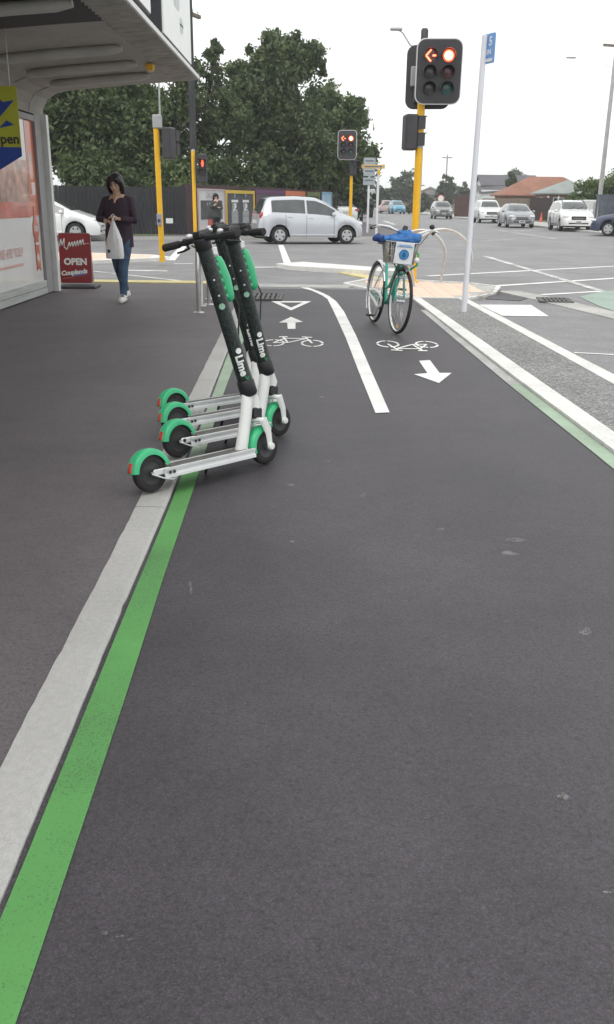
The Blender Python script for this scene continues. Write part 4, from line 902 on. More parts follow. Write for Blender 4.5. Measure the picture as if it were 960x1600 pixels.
def at_front(px, py, L, ang, sc=1.0, lateral=0.0):
    """centre of a car whose nose stands at this ground point"""
    p = g(px, py); return (p.x - math.cos(ang) * L / 2 * sc, p.y - math.sin(ang) * L / 2 * sc, .006)
# silver hatchback crossing in front, nose to the right
wheelL, wheelR = g(432, 382), g(536, 381); sc = (wheelR - wheelL).length / 2.52 * .94
a_ = math.atan2(wheelR.y - wheelL.y, wheelR.x - wheelL.x) * .6; mid = (wheelL + wheelR) / 2
car('hatchback_car', 'silver hatchback crossing the intersection in front of the poster boards', 'car', (mid.x - .12, mid.y + .78 * sc, .006), a_, carpaint('silver', (.55, .57, .61), .25), HATCH, 'cars in the intersection', scale=sc)
p_ = g(118, 377)
car('hatchback_car', 'white hatchback whose nose shows between shop corner and walking woman', 'car', (p_.x - 1.36 * .93, p_.y + .83 * .93, .006), 0.03, carpaint('white', (.78, .79, .79)), LEAFY, 'cars in the intersection', scale=.93)
GR_ = 'cars on the main street'
DN = -PI / 2
def oncoming(name, label, px, py, pm, sp, ang=DN + .02, **k):
    p = g(px, py); return car(name, label, 'car', (p.x, p.y + sp['L'] / 2 * k.get('scale', 1), .006), ang, pm, sp, GR_, **k)
oncoming('station_wagon', 'white station wagon with one lit lamp at the right of the street', 907, 362.5, carpaint('white2', (.76, .76, .75)), WAGON, DN - .06, lit=True, rack=True, scale=.94)
oncoming('sedan_car', 'dark silver sedan between the two white cars', 817, 356.5, carpaint('gunmetal', (.26, .27, .29), .3), SEDAN, DN - .03, scale=.95)
oncoming('sport_utility_car', 'white car behind the dark silver sedan', 769, 349, carpaint('white3', (.74, .75, .75)), SUV, DN - .02, scale=.95)
oncoming('sport_utility_car', 'charcoal four wheel drive with pale bonnet in the oncoming lane', 694, 342.5, carpaint('charcoal', (.20, .20, .205), .3), SUV, DN + .0, scale=.90)
pb_ = g(947, 370); car('blue_car', 'dark blue car cut off by the right edge', 'car', (pb_.x + 1.95, pb_.y + .9, .006), PI - .52, carpaint('navy', (.07, .08, .14), .3), SEDAN, GR_, scale=1.0)
oncoming('hatchback_car', 'bright blue hatchback far down the street', 622, 334.5, carpaint('teal', (.05, .26, .40)), HATCH, DN + .08, detail=False)
oncoming('hatchback_car', 'pale car with red lights beside the blue hatchback', 604, 333.5, carpaint('palered', (.55, .40, .40)), HATCH, PI / 2 + .05, detail=False)
pw_ = g(527, 351); car('sedan_car', 'white car behind the bonnet of the silver hatchback', 'car', (pw_.x, pw_.y + 3, .006), PI / 2 + .25, carpaint('white4', (.76, .76, .77)), SEDAN, GR_, detail=False)
pw_ = g(549, 346); car('hatchback_car', 'white hatchback behind the small signal pole', 'car', (pw_.x, pw_.y + 3, .006), PI / 2 + .1, carpaint('white5', (.74, .74, .75)), HATCH, GR_, detail=False)
# flat deck truck
pk = g(567, 340); tk = thing('truck', 'grey truck with pale canvas top parked far down the street', 'truck', (pk.x, pk.y + 2, .006), 0.0)
MB().box((0, 0, 1.75), (2.2, 4.5, 1.5), b=.1).build('canvas_top', mat('canvas_pale', (.45, .46, .45), .8, var=.1, vscale=2), tk)
MB().box((0, 0, .85), (2.0, 4.8, .35), b=.03).build('deck', M_trim, tk); MB().box((0, -2.4, 1.35), (1.9, .3, .7), b=.05).build('tailgate', mat('truck_grey', (.15, .16, .15), .5), tk)
for sx_ in (-.85, .85):
    for yy in (-1.5, 1.6): MB().lathe([(0, -.12), (.38, -.12), (.42, 0), (.38, .12), (0, .12)], Matrix.Translation((sx_, yy, .42)) @ Matrix.Rotation(PI / 2, 4, 'Y'), 16).build('wheel', M_tyre, tk)
    MB().box((sx_, -2.42, .95), (.2, .1, .14), b=.02).build('tail_light', M_tail, tk)
# cone
pc = g(845, 349); cn = thing('traffic_cone', 'orange traffic cone at the kerb behind the sedan', 'cone', (pc.x, pc.y, .01)); cn.scale = (.75, .75, .75)
M_orange = mat('cone_orange', (.75, .12, .05), .6)
MB().box((0, 0, .02), (.42, .42, .04), b=.01).build('base', M_orange, cn); MB().lathe([(.17, .04), (.03, 1.05), (0, 1.06)], None, 16).build('cone_body', M_orange, cn); MB().lathe([(.118, .42), (.078, .66)], Matrix.Translation((0, 0, 0)), 16).build('reflective_band', M_trimw, cn)
# ================================================================== SCOOTERS
M_sgreen = mat('scooter_green', (.04, .47, .21), .38, var=.05, vscale=6, coat=.2)
M_sgreend = mat('scooter_green_dark', (.015, .16, .07), .5)
M_swhite = mat('scooter_white', (.76, .77, .76), .35, var=.06, vscale=9, coat=.25)
M_salu = mat('scooter_aluminium', (.72, .73, .74), .4, metal=.15, var=.06, vscale=12)
M_deck = mat('deck_grip', (.13, .125, .12), .9, var=.2, vscale=30, bump=.5, bscale=300)
M_blk = mat('matte_black_plastic', (.016, .016, .019), .48, var=.15, vscale=10)
M_rub = mat('solid_rubber', (.022, .021, .022), .75, var=.2, vscale=18)
M_hub = mat('dark_hub', (.06, .06, .062), .45, metal=.4)
M_redl = mat('red_reflector', (.5, .02, .015), .25, coat=.5)
M_stick = mat('sticker_pale_green', (.30, .50, .38), .5); M_stickw = mat('sticker_white', (.8, .82, .8), .5)
M_print = mat('stem_art', (.035, .050, .045), .5, var=.4, vscale=40)
def stem_mat():
    m = bpy.data.materials.new('stem_wrap'); m.use_nodes = True; n = m.node_tree.nodes; l = m.node_tree.links; b = n['Principled BSDF']
    tc = n.new('ShaderNodeTexCoord'); mp = n.new('ShaderNodeMapping'); mp.inputs['Scale'].default_value = (1, 1, .55); l.new(tc.outputs['Object'], mp.inputs[0])
    vo = n.new('ShaderNodeTexVoronoi'); vo.inputs['Scale'].default_value = 46; vo.feature = 'DISTANCE_TO_EDGE'; l.new(mp.outputs[0], vo.inputs['Vector'])
    cr = n.new('ShaderNodeValToRGB'); cr.color_ramp.elements[0].position = .02; cr.color_ramp.elements[0].color = (.03, .06, .045, 1); cr.color_ramp.elements[1].position = .07; cr.color_ramp.elements[1].color = (.012, .014, .017, 1)
    l.new(vo.outputs['Distance'], cr.inputs[0]); l.new(cr.outputs[0], b.inputs['Base Color']); b.inputs['Roughness'].default_value = .38
    return m
M_stem = stem_mat()
SB, ST = Vector((.705, 0, .38)), Vector((.49, 0, 1.165)); SD = (ST - SB).normalized(); SF = Vector((0, 1, 0)).cross(SD).normalized()   # SF: forward of the stem
def wrap_text(mb, body, size, t0, ang0, r, bold=0.0, rot=True):
    """lettering bent round the stem, reading downwards"""
    tmp = MB().text(body, size, Matrix.Identity(4), bold=bold, depth=.0008, align='LEFT')
    bm = bmesh.new(); bv = [bm.verts.new(v) for v in tmp.v]
    for f in tmp.f:
        try: bm.faces.new([bv[i] for i in f])
        except ValueError: pass
    bmesh.ops.triangulate(bm, faces=bm.faces[:])
    for _ in range(3):
        le = [e for e in bm.edges if e.calc_length() > .007]
        if le: bmesh.ops.subdivide_edges(bm, edges=le, cuts=1); bmesh.ops.triangulate(bm, faces=bm.faces[:])
    bm.verts.index_update(); tmp.v = [tuple(v.co) for v in bm.verts]; tmp.f = [tuple(v.index for v in f.verts) for f in bm.faces]; bm.free()
    vs = []
    for (x, y, z) in tmp.v:
        a = ang0 + y / r; p = SB + SD * (t0 - x); rr = r + .0012 + z
        vs.append(p + (Vector((0, -1, 0)) * math.cos(a) + SF * math.sin(a)) * rr)
    mb.add(vs, tmp.f); return mb
def wrap_disc(mb, t0, ang0, r, rad):
    vs = []
    for i in range(16):
        a = 2 * PI * i / 16; p = SB + SD * (t0 + rad * math.cos(a)); an = ang0 + rad * math.sin(a) / r
        for o in (.0008, .002): vs.append(p + (Vector((0, -1, 0)) * math.cos(an) + SF * math.sin(an)) * (r + o))
    mb.add(vs, [tuple(range(1, 32, 2)), *[(2 * i, 2 * ((i + 1) % 16), 2 * ((i + 1) % 16) + 1, 2 * i + 1) for i in range(16)]]); return mb
def make_scooter(label):
    t = thing('electric_scooter', label, 'scooter', (0, 0, 0), 0, 'hire scooters parked in a row')
    MY = Matrix.Rotation(PI / 2, 4, 'X')
    def wheel(x, nm):
        M = Matrix.Translation((x, 0, .096)) @ MY
        wh = MB().lathe([(.058, -.022), (.083, -.022), (.091, -.016), (.095, -.006), (.095, .006), (.091, .016), (.083, .022), (.058, .022)], M, 30).build('wheel', M_rub, t)
        h = MB().lathe([(0, -.026), (.018, -.026), (.02, -.018), (.052, -.015), (.062, -.019), (.062, .019), (.052, .015), (.02, .018), (.018, .026), (0, .026)], M, 24)
        h.build('hub', M_hub, wh); return wh
    wheel(0, 'r'); wheel(.77, 'f')
    MF = Matrix.Translation((0, 0, .098)) @ Matrix(((1, 0, 0, 0), (0, 0, -1, 0), (0, 1, 0, 0), (0, 0, 0, 1)))
    shell = [(.084, -.034), (.102, -.034), (.112, -.026), (.115, 0), (.112, .026), (.102, .034), (.084, .034), (.098, .026), (.1035, 0), (.098, -.026), (.084, -.034)]
    fd = MB().lathe(shell, MF, 22, R(14), R(176)); 
    for a in (14, 176): 
        q = [(r_ * math.cos(R(a)), r_ * math.sin(R(a)), z_) for r_, z_ in shell[:-1]]; fd.add(q, [tuple(range(len(q)))], MF)
    fd = fd.build('rear_fender', M_sgreen, t)
    MB().lathe([(.112, -.014), (.119, -.010), (.120, 0), (.119, .010), (.112, .014)], MF, 6, R(150), R(173)).build('tail_light', M_redl, fd)
    MF2 = Matrix.Translation((.77, 0, 0)) @ MF
    f2 = MB().lathe([(a_ * 1.0, b_) for a_, b_ in shell], MF2, 16, R(84), R(196))
    for a in (84, 196):
        q = [(r_ * math.cos(R(a)), r_ * math.sin(R(a)), z_) for r_, z_ in shell[:-1]]; f2.add(q, [tuple(range(len(q)))], MF2)
    f2.build('front_fender', M_sgreen, t)
    # deck
    MB().box((.365, 0, .099), (.50, .135, .018), b=.004).build('deck', M_deck, t)
    MB().box((.365, 0, .078), (.49, .13, .022), b=.004).build('deck_tray', M_blk, t)
    for sy in (-1, 1):
        rail = MB().prism([(0, -.022), (.010, -.024), (.010, -.010), (.004, -.006), (.004, .006), (.010, .010), (.012, .022), (0, .024)], .60, Matrix(((0, 0, 1, .335), (sy, 0, 0, sy * .068), (0, 1, 0, .088), (0, 0, 0, 1))))
        rail.build('deck_rail', M_salu, t)
        MB().box((.03, sy * .056, .098), (.10, .012, .030), b=.008).build('rear_arm', M_salu, t)
        for xx in (.06, .085): MB().lathe([(0, .004), (.007, .004), (.009, 0)], Matrix.Translation((xx, sy * .082, .09)) @ Matrix.Rotation(-sy * PI / 2, 4, 'X'), 10).build('bolt', M_hub, t)
        MB().lathe([(0, .012), (.011, .012), (.014, 0)], Matrix.Translation((0, sy * .05, .1)) @ Matrix.Rotation(-sy * PI / 2, 4, 'X'), 12).build('axle_nut', M_salu, t)
    MB().tube([(.60, 0, .085), (.625, 0, .16), (.665, 0, .28), SB + SD * .03], [.038, .036, .035, .036], 14, flat=((1, 0, 0), .8)).build('neck', M_swhite, t)
    MB().box((.60, 0, .085), (.075, .125, .045), b=.012).build('deck_nose', M_salu, t)
    # stem
    MB().tube([SB + SD * .075, SB + SD * .3, ST - SD * .03], [.0395, .0385, .037], 20).build('stem', M_stem, t)
    MB().tube([SB - SD * .0, SB + SD * .01, SB + SD * .075, SB + SD * .085], [.040, .0465, .0465, .040], 18).build('stem_collar', M_blk, t)
    MB().tube([ST - SD * .05, ST - SD * .045, ST + SD * .004, ST + SD * .012], [.038, .042, .042, .03], 16).build('stem_clamp', M_blk, t)
    # fork
    FA = Vector((.77, 0, .1)); crown = Vector((.738, 0, .243)); fdv = (FA - crown).normalized()
    MB().tube([SB + SD * .02 + SF * .012, SB - SD * .06 + SF * .022, crown + Vector((-.008, 0, .05))], [.030, .030, .026], 12).build('steerer', M_swhite, t)
    MB().box(crown + Vector((-.006, 0, .038)), (.058, .062, .058), b=.008, rot=Matrix.Rotation(.16, 3, 'Y')).build('suspension_block', M_blk, t)
    MB().box(crown + Vector((0, 0, .0)), (.062, .112, .026), b=.008, rot=Matrix.Rotation(.16, 3, 'Y')).build('fork_crown', M_swhite, t)
    for sy in (-1, 1):
        MB().tube([crown + Vector((0, sy * .05, .006)), crown.lerp(FA, .5) + Vector((.012, sy * .052, 0)), FA + Vector((0, sy * .052, 0))], [.026, .021, .017], 10, flat=((1, 0, 0), .5)).build('fork_leg', M_swhite, t)
        MB().lathe([(0, .010), (.018, .008), (.022, -.006)], Matrix.Translation(FA + Vector((0, sy * .06, 0))) @ Matrix.Rotation(-sy * PI / 2, 4, 'X'), 14).build('axle_cap', M_swhite, t)
    # battery
    b0, b1 = SB + SD * .50 + SF * .066, SB + SD * .70 + SF * .064
    bt = MB().tube([b0 - SD * .016, b0 - SD * .008, b0 + SD * .02, b0.lerp(b1, .5) + SF * .006, b1 - SD * .02, b1 + SD * .008, b1 + SD * .016], [.011, .025, .033, .036, .033, .025, .011], 16, flat=(SF, .78)).build('battery', M_sgreen, t)
    MB().tube([b0 + SD * .01 - SF * .030, b1 - SD * .0 - SF * .030], .022, 10, flat=(SF, 1.1)).build('battery_mount', M_sgreend, bt)
    for k in range(5):
        p = b0.lerp(b1, .1 + .2 * k) - SF * .032; MB().box(p, (.02, .056, .022), b=.006, rot=Matrix.Rotation(-.18, 3, 'Y')).build('battery_clip', M_sgreen, bt)
    MB().box(b1 + SD * .045 - SF * .016, (.035, .04, .04), b=.004).build('sensor_box', M_salu, t)
    # handlebar
    hb = MB().tube([ST + Vector((-.012, .255, -.004)), ST + Vector((-.006, .14, .0)), ST + Vector((.0, .03, .006)), ST + Vector((0, -.03, .006)), ST + Vector((-.006, -.14, 0)), ST + Vector((-.012, -.255, -.004))], .0135, 10).build('handlebar', M_blk, t)
    for sy in (-1, 1):
        MB().tube([ST + Vector((-.0135, sy * .275, -.005)), ST + Vector((-.013, sy * .272, -.005)), ST + Vector((-.008, sy * .165, -.001)), ST + Vector((-.008, sy * .160, -.001))], [.012, .0195, .0185, .014], 12).build('grip', M_rub, hb)
        MB().tube([ST + Vector((.012, sy * .13, -.006)), ST + Vector((.045, sy * .15, -.022)), ST + Vector((.05, sy * .20, -.03)), ST + Vector((.035, sy * .235, -.036))], [.007, .006, .0055, .005], 8).build('brake_lever', M_blk, hb)
        MB().box(ST + Vector((.0, sy * .118, .004)), (.034, .03, .036), b=.008).build('switch_pod', M_blk, hb)
    MB().ball(ST + Vector((-.002, .085, .026)), (.02, .02, .014)).build('bell', M_salu, hb)
    MB().box(ST + Vector((.006, 0, .026)), (.085, .07, .038), b=.012, rot=Matrix.Rotation(-.25, 3, 'Y')).build('display_unit', M_blk, t)
    MB().box(ST + Vector((.045, 0, -.035)), (.03, .045, .04), b=.01).build('headlamp', M_stickw, t)
    MB().tube([ST + Vector((.045, .13, -.01)), ST + Vector((.085, .07, -.06)), ST + SF * .06 - SD * .14, SB + SD * .45 + SF * .112, SB + SD * .3 + SF * .046, SB + SD * .05 + SF * .05, crown + Vector((.03, .03, .05))], .004, 6).build('brake_cable', M_blk, t)
    MB().tube([(.14, -.05, .07), (.08, -.072, .052), (.02, -.078, .07), (-.03, -.06, .095), (-.02, -.045, .1)], .0035, 6).build('rear_cable', M_salu, t)
    MB().tube([(.42, .055, .07), (.44, .10, .03), (.45, .135, -.018), (.47, .138, -.018)], [.008, .008, .007, .007], 8).build('kickstand', M_blk, t)
    # stickers on the wrap
    lt = MB(); wrap_text(lt, 'Lime', .056, .225, R(-34), .0392, .0022); lt.build('lettering', M_stickw, t)
    dk = MB(); wrap_disc(dk, .247, R(-22), .0392, .015); dk.build('round_logo', M_stickw, t)
    dk = MB(); wrap_disc(dk, .485, R(-42), .0388, .0155); dk.build('round_sticker', M_stick, t)
    pr2 = MB(); wrap_text(pr2, 'rln ill  JAY r6I', .036, .455, R(-66), .0388, .0003); o = pr2.build('stem_print', M_print, t); o['kind'] = 'stuff'
    dt = MB(); wrap_disc(dt, .62, R(-40), .0386, .005); wrap_disc(dt, .54, R(-40), .0386, .005); o = dt.build('rivets', M_salu, t); o['kind'] = 'stuff'
    tri_ = MB(); p = [SB + SD * q + (Vector((0, -1, 0)) * math.cos(a) + SF * math.sin(a)) * .0415 for q, a in ((.115, R(-40)), (.105, R(5)), (.085, R(-20)))]
    tri_.add(p, [(0, 1, 2)]); tri_.build('green_flash', M_sgreend, t)
    return t
def put(o, px, py, hd, lean, z=.026):
    p = g(px, py, z); o.location = p; o.rotation_euler = (R(-lean), R(1.3), R(hd)); return p
s1 = make_scooter('nearest green and white hire scooter with its rear wheel on the concrete kerb')
put(s1, 238, 769, 48, 9.0)
s2 = copy_tree(s1); s2['label'] = 'second hire scooter from the camera with its front wheel standing furthest right'; put(s2, 280, 715, 47, 6.0)
s3 = copy_tree(s1); s3['label'] = 'third hire scooter, its stem showing just left of the second stem'; put(s3, 277, 684, 46.5, 8.6)
s4 = copy_tree(s1); s4['label'] = 'furthest of the four hire scooters, mostly hidden behind the others'; put(s4, 274, 659, 45.5, 8.0)

# ================================================================== BICYCLE
M_teal = mat('bike_teal', (.03, .40, .29), .3, coat=.4, var=.05, vscale=6)
M_chrome = mat('bike_chrome', (.62, .63, .64), .25, metal=.75)
M_wick = mat('basket_wire', (.45, .44, .42), .6, var=.3, vscale=20)
M_jack = mat('blue_jacket', (.03, .14, .38), .75, var=.25, vscale=9)
def make_bike():
    rc, fc = g(583, 505), g(619, 523); d = fc - rc; wb = d.length; R_ = .345
    t = thing('bicycle', 'teal step through bicycle with front basket standing on the cycleway', 'bicycle', (rc.x, rc.y, .009), math.atan2(d.y, d.x))
    t.rotation_euler = (R(-5.0), 0, math.atan2(d.y, d.x))
    MYr = Matrix.Rotation(PI / 2, 4, 'X')
    def wheel(x, steer=0.0):
        M = Matrix.Translation((x, 0, R_)) @ Matrix.Rotation(steer, 4, 'Z') @ MYr
        ty = MB()
        tp = [(R_ - .019 + .019 * math.cos(a), .019 * math.sin(a)) for a in [2 * PI * i / 8 for i in range(9)]]
        wh = ty.lathe(tp, M, 48).build('wheel', M_tyre, t)
        MB().lathe([(R_ - .034, -.011), (R_ - .024, -.017), (R_ - .030, 0), (R_ - .024, .017), (R_ - .034, .011), (R_ - .038, 0), (R_ - .034, -.011)], M, 48).build('rim', M_trimw, wh)
        sp = MB()
        for i in range(28):
            a = 2 * PI * i / 28; b = a + (.45 if i % 2 else -.45); s_ = .022 if i % 4 < 2 else -.022
            sp.tube([M @ Vector((.02 * math.cos(b), .02 * math.sin(b), s_)), M @ Vector(((R_ - .036) * math.cos(a), (R_ - .036) * math.sin(a), 0))], .0016, 4)
        o = sp.build('spokes', M_chrome, wh); o['kind'] = 'stuff'
        MB().tube([M @ Vector((0, 0, -.045)), M @ Vector((0, 0, .045))], .018, 12).build('hub', M_chrome, wh)
        MB().box(M @ Vector((.0, -(R_ - .08), .0)), (.05, .012, .03), rz=steer).build('reflector', mat('amber_reflector', (.7, .35, .08), .3, coat=.5), wh)
        return M
    wheel(0); Mf = wheel(wb, .05)
    bb = Vector((.44, 0, .28)); seat = Vector((.27, 0, .74)); hd1 = Vector((wb - .10, 0, .60)); hd0 = Vector((wb - .155, 0, .80)); ax0 = Vector((0, 0, R_)); ax1 = Vector((wb, 0, R_))
    MB().tube([hd1, hd0], .020, 12).build('head_tube', M_teal, t)
    MB().tube([hd1 + (hd0 - hd1) * .3, (wb - .28, 0, .42), (wb - .46, 0, .30), bb], [.024, .026, .026, .026], 12).build('down_tube', M_teal, t)
    MB().tube([hd0 - (hd0 - hd1) * .12, (wb - .36, 0, .56), (.50, 0, .46), bb.lerp(seat, .35)], .020, 10).build('top_tube', M_teal, t)
    MB().tube([bb, seat], .017, 10).build('seat_tube', M_teal, t)
    for sy in (-1, 1):
        MB().tube([bb + Vector((-.03, sy * .03, 0)), ax0 + Vector((0, sy * .06, 0))], .010, 8).build('chain_stay', M_teal, t)
        MB().tube([bb.lerp(seat, .85) + Vector((0, sy * .02, 0)), ax0 + Vector((0, sy * .06, 0))], .009, 8).build('seat_stay', M_trimw, t)
        MB().tube([hd1 + Vector((.008, sy * .038, -.02)), (wb - .06, sy * .048, .46), ax1 + Vector((-.012, sy * .05, 0))], [.014, .013, .009], 8).build('fork_blade', M_teal, t)
    MB().box(hd1 + Vector((.006, 0, -.012)), (.04, .10, .03), b=.008).build('fork_crown', M_chrome, t)
    for xx, a0, a1 in ((0, 25, 215), (wb, 60, 185)):
        M2 = Matrix.Translation((xx, 0, R_)) @ Matrix(((1, 0, 0, 0), (0, 0, -1, 0), (0, 1, 0, 0), (0, 0, 0, 1)))
        MB().lathe([(R_ + .014, -.028), (R_ + .026, -.016), (R_ + .03, 0), (R_ + .026, .016), (R_ + .014, .028)], M2, 24, R(a0), R(a1)).build('mudguard', M_chrome, t)
    # chain guard, cranks, pedals
    MB().tube([(-.02, -.075, .365), (.15, -.075, .385), (.40, -.075, .37), (.50, -.075, .32), (.50, -.075, .25), (.40, -.075, .21), (.15, -.075, .285), (-.02, -.075, .32)], .013, 8, flat=((0, 1, 0), 1.6)).build('chain_guard', M_trimw, t)
    MB().lathe([(0, -.004), (.085, -.004), (.085, .004), (0, .004)], Matrix.Translation(bb + Vector((0, -.06, 0))) @ MYr, 22).build('chain_ring', M_hub, t)
    for sy, dz in ((-1, -.16), (1, .16)):
        e = bb + Vector((-.06 * (1 if sy < 0 else -1), sy * .095, dz)); MB().tube([bb + Vector((0, sy * .075, 0)), e], .010, 8).build('crank', M_chrome, t)
        MB().box(e + Vector((0, sy * .055, 0)), (.075, .085, .022), b=.004).build('pedal', M_blk, t)
    # saddle
    MB().tube([seat, seat + Vector((-.04, 0, .14))], .012, 10).build('seat_post', M_chrome, t)
    sad = MB(); vs = []
    for i, (x, w_, z) in enumerate(((.05, .03, .925), (.09, .085, .935), (.16, .09, .93), (.25, .05, .925), (.33, .024, .925), (.36, .008, .92))): vs += [(x, -w_, z - .035), (x, -w_ * .8, z), (x, 0, z + .012), (x, w_ * .8, z), (x, w_, z - .035)]
    sad.add(vs, [(5 * i + j, 5 * i + j + 1, 5 * i + 6 + j, 5 * i + 5 + j) for i in range(5) for j in range(4)] + [(0, 1, 2, 3, 4)], None, True); sad.build('saddle', M_blk, t)
    # stem, handlebar
    sA = hd0 + Vector((-.02, 0, .20)); MB().tube([hd0, sA, sA + Vector((.05, 0, .015))], .012, 10).build('handlebar_stem', M_chrome, t)
    c = sA + Vector((.05, .04, .02))
    hb = MB().tube([c + Vector((-.23, .345, .045)), c + Vector((-.08, .315, .075)), c + Vector((-.01, .22, .07)), c + Vector((.0, .09, .02)), c, c + Vector((.0, -.09, .02)), c + Vector((-.01, -.22, .07)), c + Vector((-.08, -.315, .075)), c + Vector((-.23, -.345, .045))], .0125, 10).build('handlebar', M_trimw, t)
    for sy in (-1, 1):
        MB().tube([c + Vector((-.255, sy * .35, .04)), c + Vector((-.25, sy * .35, .04)), c + Vector((-.13, sy * .327, .066))], [.013, .018, .017], 10).build('grip', M_blk, hb)
        MB().tube([c + Vector((-.05, sy * .30, .07)), c + Vector((-.02, sy * .335, .06)), c + Vector((-.12, sy * .37, .045))], .006, 6).build('brake_lever', M_chrome, hb)
    MB().ball(c + Vector((-.04, .26, .11)), (.03, .03, .026)).build('bell', M_blk, hb)
    for sy in (-.1, .1): MB().tube([c + Vector((-.02, sy * 3, .065)), c + Vector((.17, sy * 1.6, .03)), hd0 + Vector((.09, sy * .6, .0)), hd1 + Vector((.03, sy * .3, -.02))], .0035, 6).build('brake_cable', M_blk, t)
    # basket
    B0 = Vector((wb + .055, -.09, .735)); bx, by0, by1, bh = .12, .135, .165, .215
    fr = MB()
    def rect(z, f): 
        w0 = lerp(by0, by1, f); dx = lerp(.095, .13, f); return [B0 + Vector((-dx, -w0, z)), B0 + Vector((dx, -w0, z)), B0 + Vector((dx, w0, z)), B0 + Vector((-dx, w0, z))]
    bk = MB(); lo, hi = rect(0, 0), rect(bh, 1)
    for q in (lo, hi):
        for i in range(4): bk.tube([q[i], q[(i + 1) % 4]], .006, 6)
    for f in (.33, .66):
        q = rect(bh * f, f)
        for i in range(4): bk.tube([q[i], q[(i + 1) % 4]], .003, 5)
    for i in range(4):
        n_ = 12 if i % 2 else 8
        for k in range(n_): 
            bk.tube([lo[i].lerp(lo[(i + 1) % 4], k / n_), hi[i].lerp(hi[(i + 1) % 4], k / n_)], .0032, 4)
    for k in range(7): bk.tube([lo[0].lerp(lo[3], k / 6), lo[1].lerp(lo[2], k / 6)], .003, 4)
    bk = bk.build('basket', M_wick, t)
    sides = MB()
    for i in (0, 2, 3):
        for k in range(6): 
            a = lo[i].lerp(lo[(i + 1) % 4], k / 6 + .02); b = lo[i].lerp(lo[(i + 1) % 4], (k + 1) / 6 - .02); a2 = hi[i].lerp(hi[(i + 1) % 4], k / 6 + .02); b2 = hi[i].lerp(hi[(i + 1) % 4], (k + 1) / 6 - .02)
            sides.add([a, b, b2, a2], [(0, 1, 2, 3)])
    o = sides.build('basket_slats', mat('basket_cane', (.50, .45, .38), .75, var=.35, vscale=12), bk); o['kind'] = 'stuff'
    for sy in (-.05, .05): MB().tube([B0 + Vector((0, sy, 0)), hd1 + Vector((.02, sy * .5, .03))], .006, 6).build('basket_stay', M_blk, t)
    pn = MB().box(B0 + Vector((.128, .01, bh / 2)), (.008, .20, .215), b=.003, rot=Matrix.Rotation(.10, 3, 'Y')).build('sign_panel', mat('panel_white', (.74, .76, .80), .5, var=.03, vscale=5), t)
    Fs = Matrix.Translation(B0 + Vector((.1335, .01, bh / 2 - .012))) @ Matrix.Rotation(.10, 4, 'Y') @ frame((0, 0, 0), (0, 1, 0), (0, 0, 1))
    M_pb = mat('panel_blue', (.05, .26, .55), .5); M_pbd = mat('panel_blue_dark', (.02, .10, .28), .5)
    MB().lathe([(0, .002), (.052, .002), (.052, 0)], Fs, 28).build('round_badge', M_pb, pn)
    MB().lathe([(.045, .0032), (.052, .0032), (.052, .001)], Fs, 28).build('badge_ring', M_pbd, pn)
    MB().prism([(0, .034), (.020, -.004), (.016, -.022), (0, -.030), (-.016, -.022), (-.020, -.004)], .003, Fs @ Matrix.Translation((0, 0, .003))).build('badge_drop', M_pbd, pn)
    for z_, w_ in ((.092, .13), (.078, .17)): MB().box((0, z_, .0015), (w_, .006, .002), Fs).build('panel_line_of_print', M_pb, pn)
    MB().ball(B0 + Vector((.10, .165, .05)), (.02, .03, .03)).build('reflector', M_trimw, t)
    MB().tube([B0 + Vector((.02, .155, .16)), B0 + Vector((.07, .19, .10)), B0 + Vector((.08, .18, .0)), B0 + Vector((.02, .12, -.06)), hd1 + Vector((0, .02, .02))], .012, 8).build('lock_cable', M_sgreen, t)
    MB().tube([(.36, .05, .26), (.30, .14, .12), (.27, .20, .025)], [.009, .008, .008], 8).build('kickstand', M_chrome, t)
    # jacket in the basket: a thing of its own
    M_w = t.matrix_basis.copy()
    bpy.context.view_layer.update(); Mt = t.matrix_world.copy()
    J = thing('blue_jacket', 'crumpled blue rain jacket stuffed in the bicycle basket', 'jacket', Mt @ (B0 + Vector((-.02, 0, bh))), math.atan2(d.y, d.x))
    jb = MB(); jb.ball((0, 0, .035), (.16, .215, .075), n=40, m=26); jb.ball((-.03, -.20, .045), (.09, .15, .045), n=30, m=20); jb.ball((.0, .17, .04), (.12, .12, .085), n=30, m=20); jb.ball((-.06, .08, .10), (.10, .12, .06), n=30, m=20); jb.ball((.06, .05, .0), (.10, .16, .07), n=30, m=20)
    vs = []
    for v in jb.v:
        V = Vector(v); k = noise.noise(V * 9) * .034 + abs(noise.noise(V * 16 + Vector((3, 1, 7)))) * -.045; vs.append(tuple(V + Vector((V.x, V.y, V.z * 1.5 + .05)).normalized() * k))
    jb.v = [(a * .8, b * .78, c * .8) for a, b, c in vs]; jb.build('jacket_cloth', M_jack, J)
    MB().tube([(.05, -.20, .03), (-.02, -.27, .035), (-.06, -.22, .06)], [.035, .03, .028], 10).build('sleeve', mat('navy_cloth', (.015, .05, .18), .75, var=.3, vscale=12), J)
    MB().tube([(-.10, .06, .08), (-.12, .09, .15)], [.03, .026], 10).build('collar', M_blk, J)
    return t
make_bike()
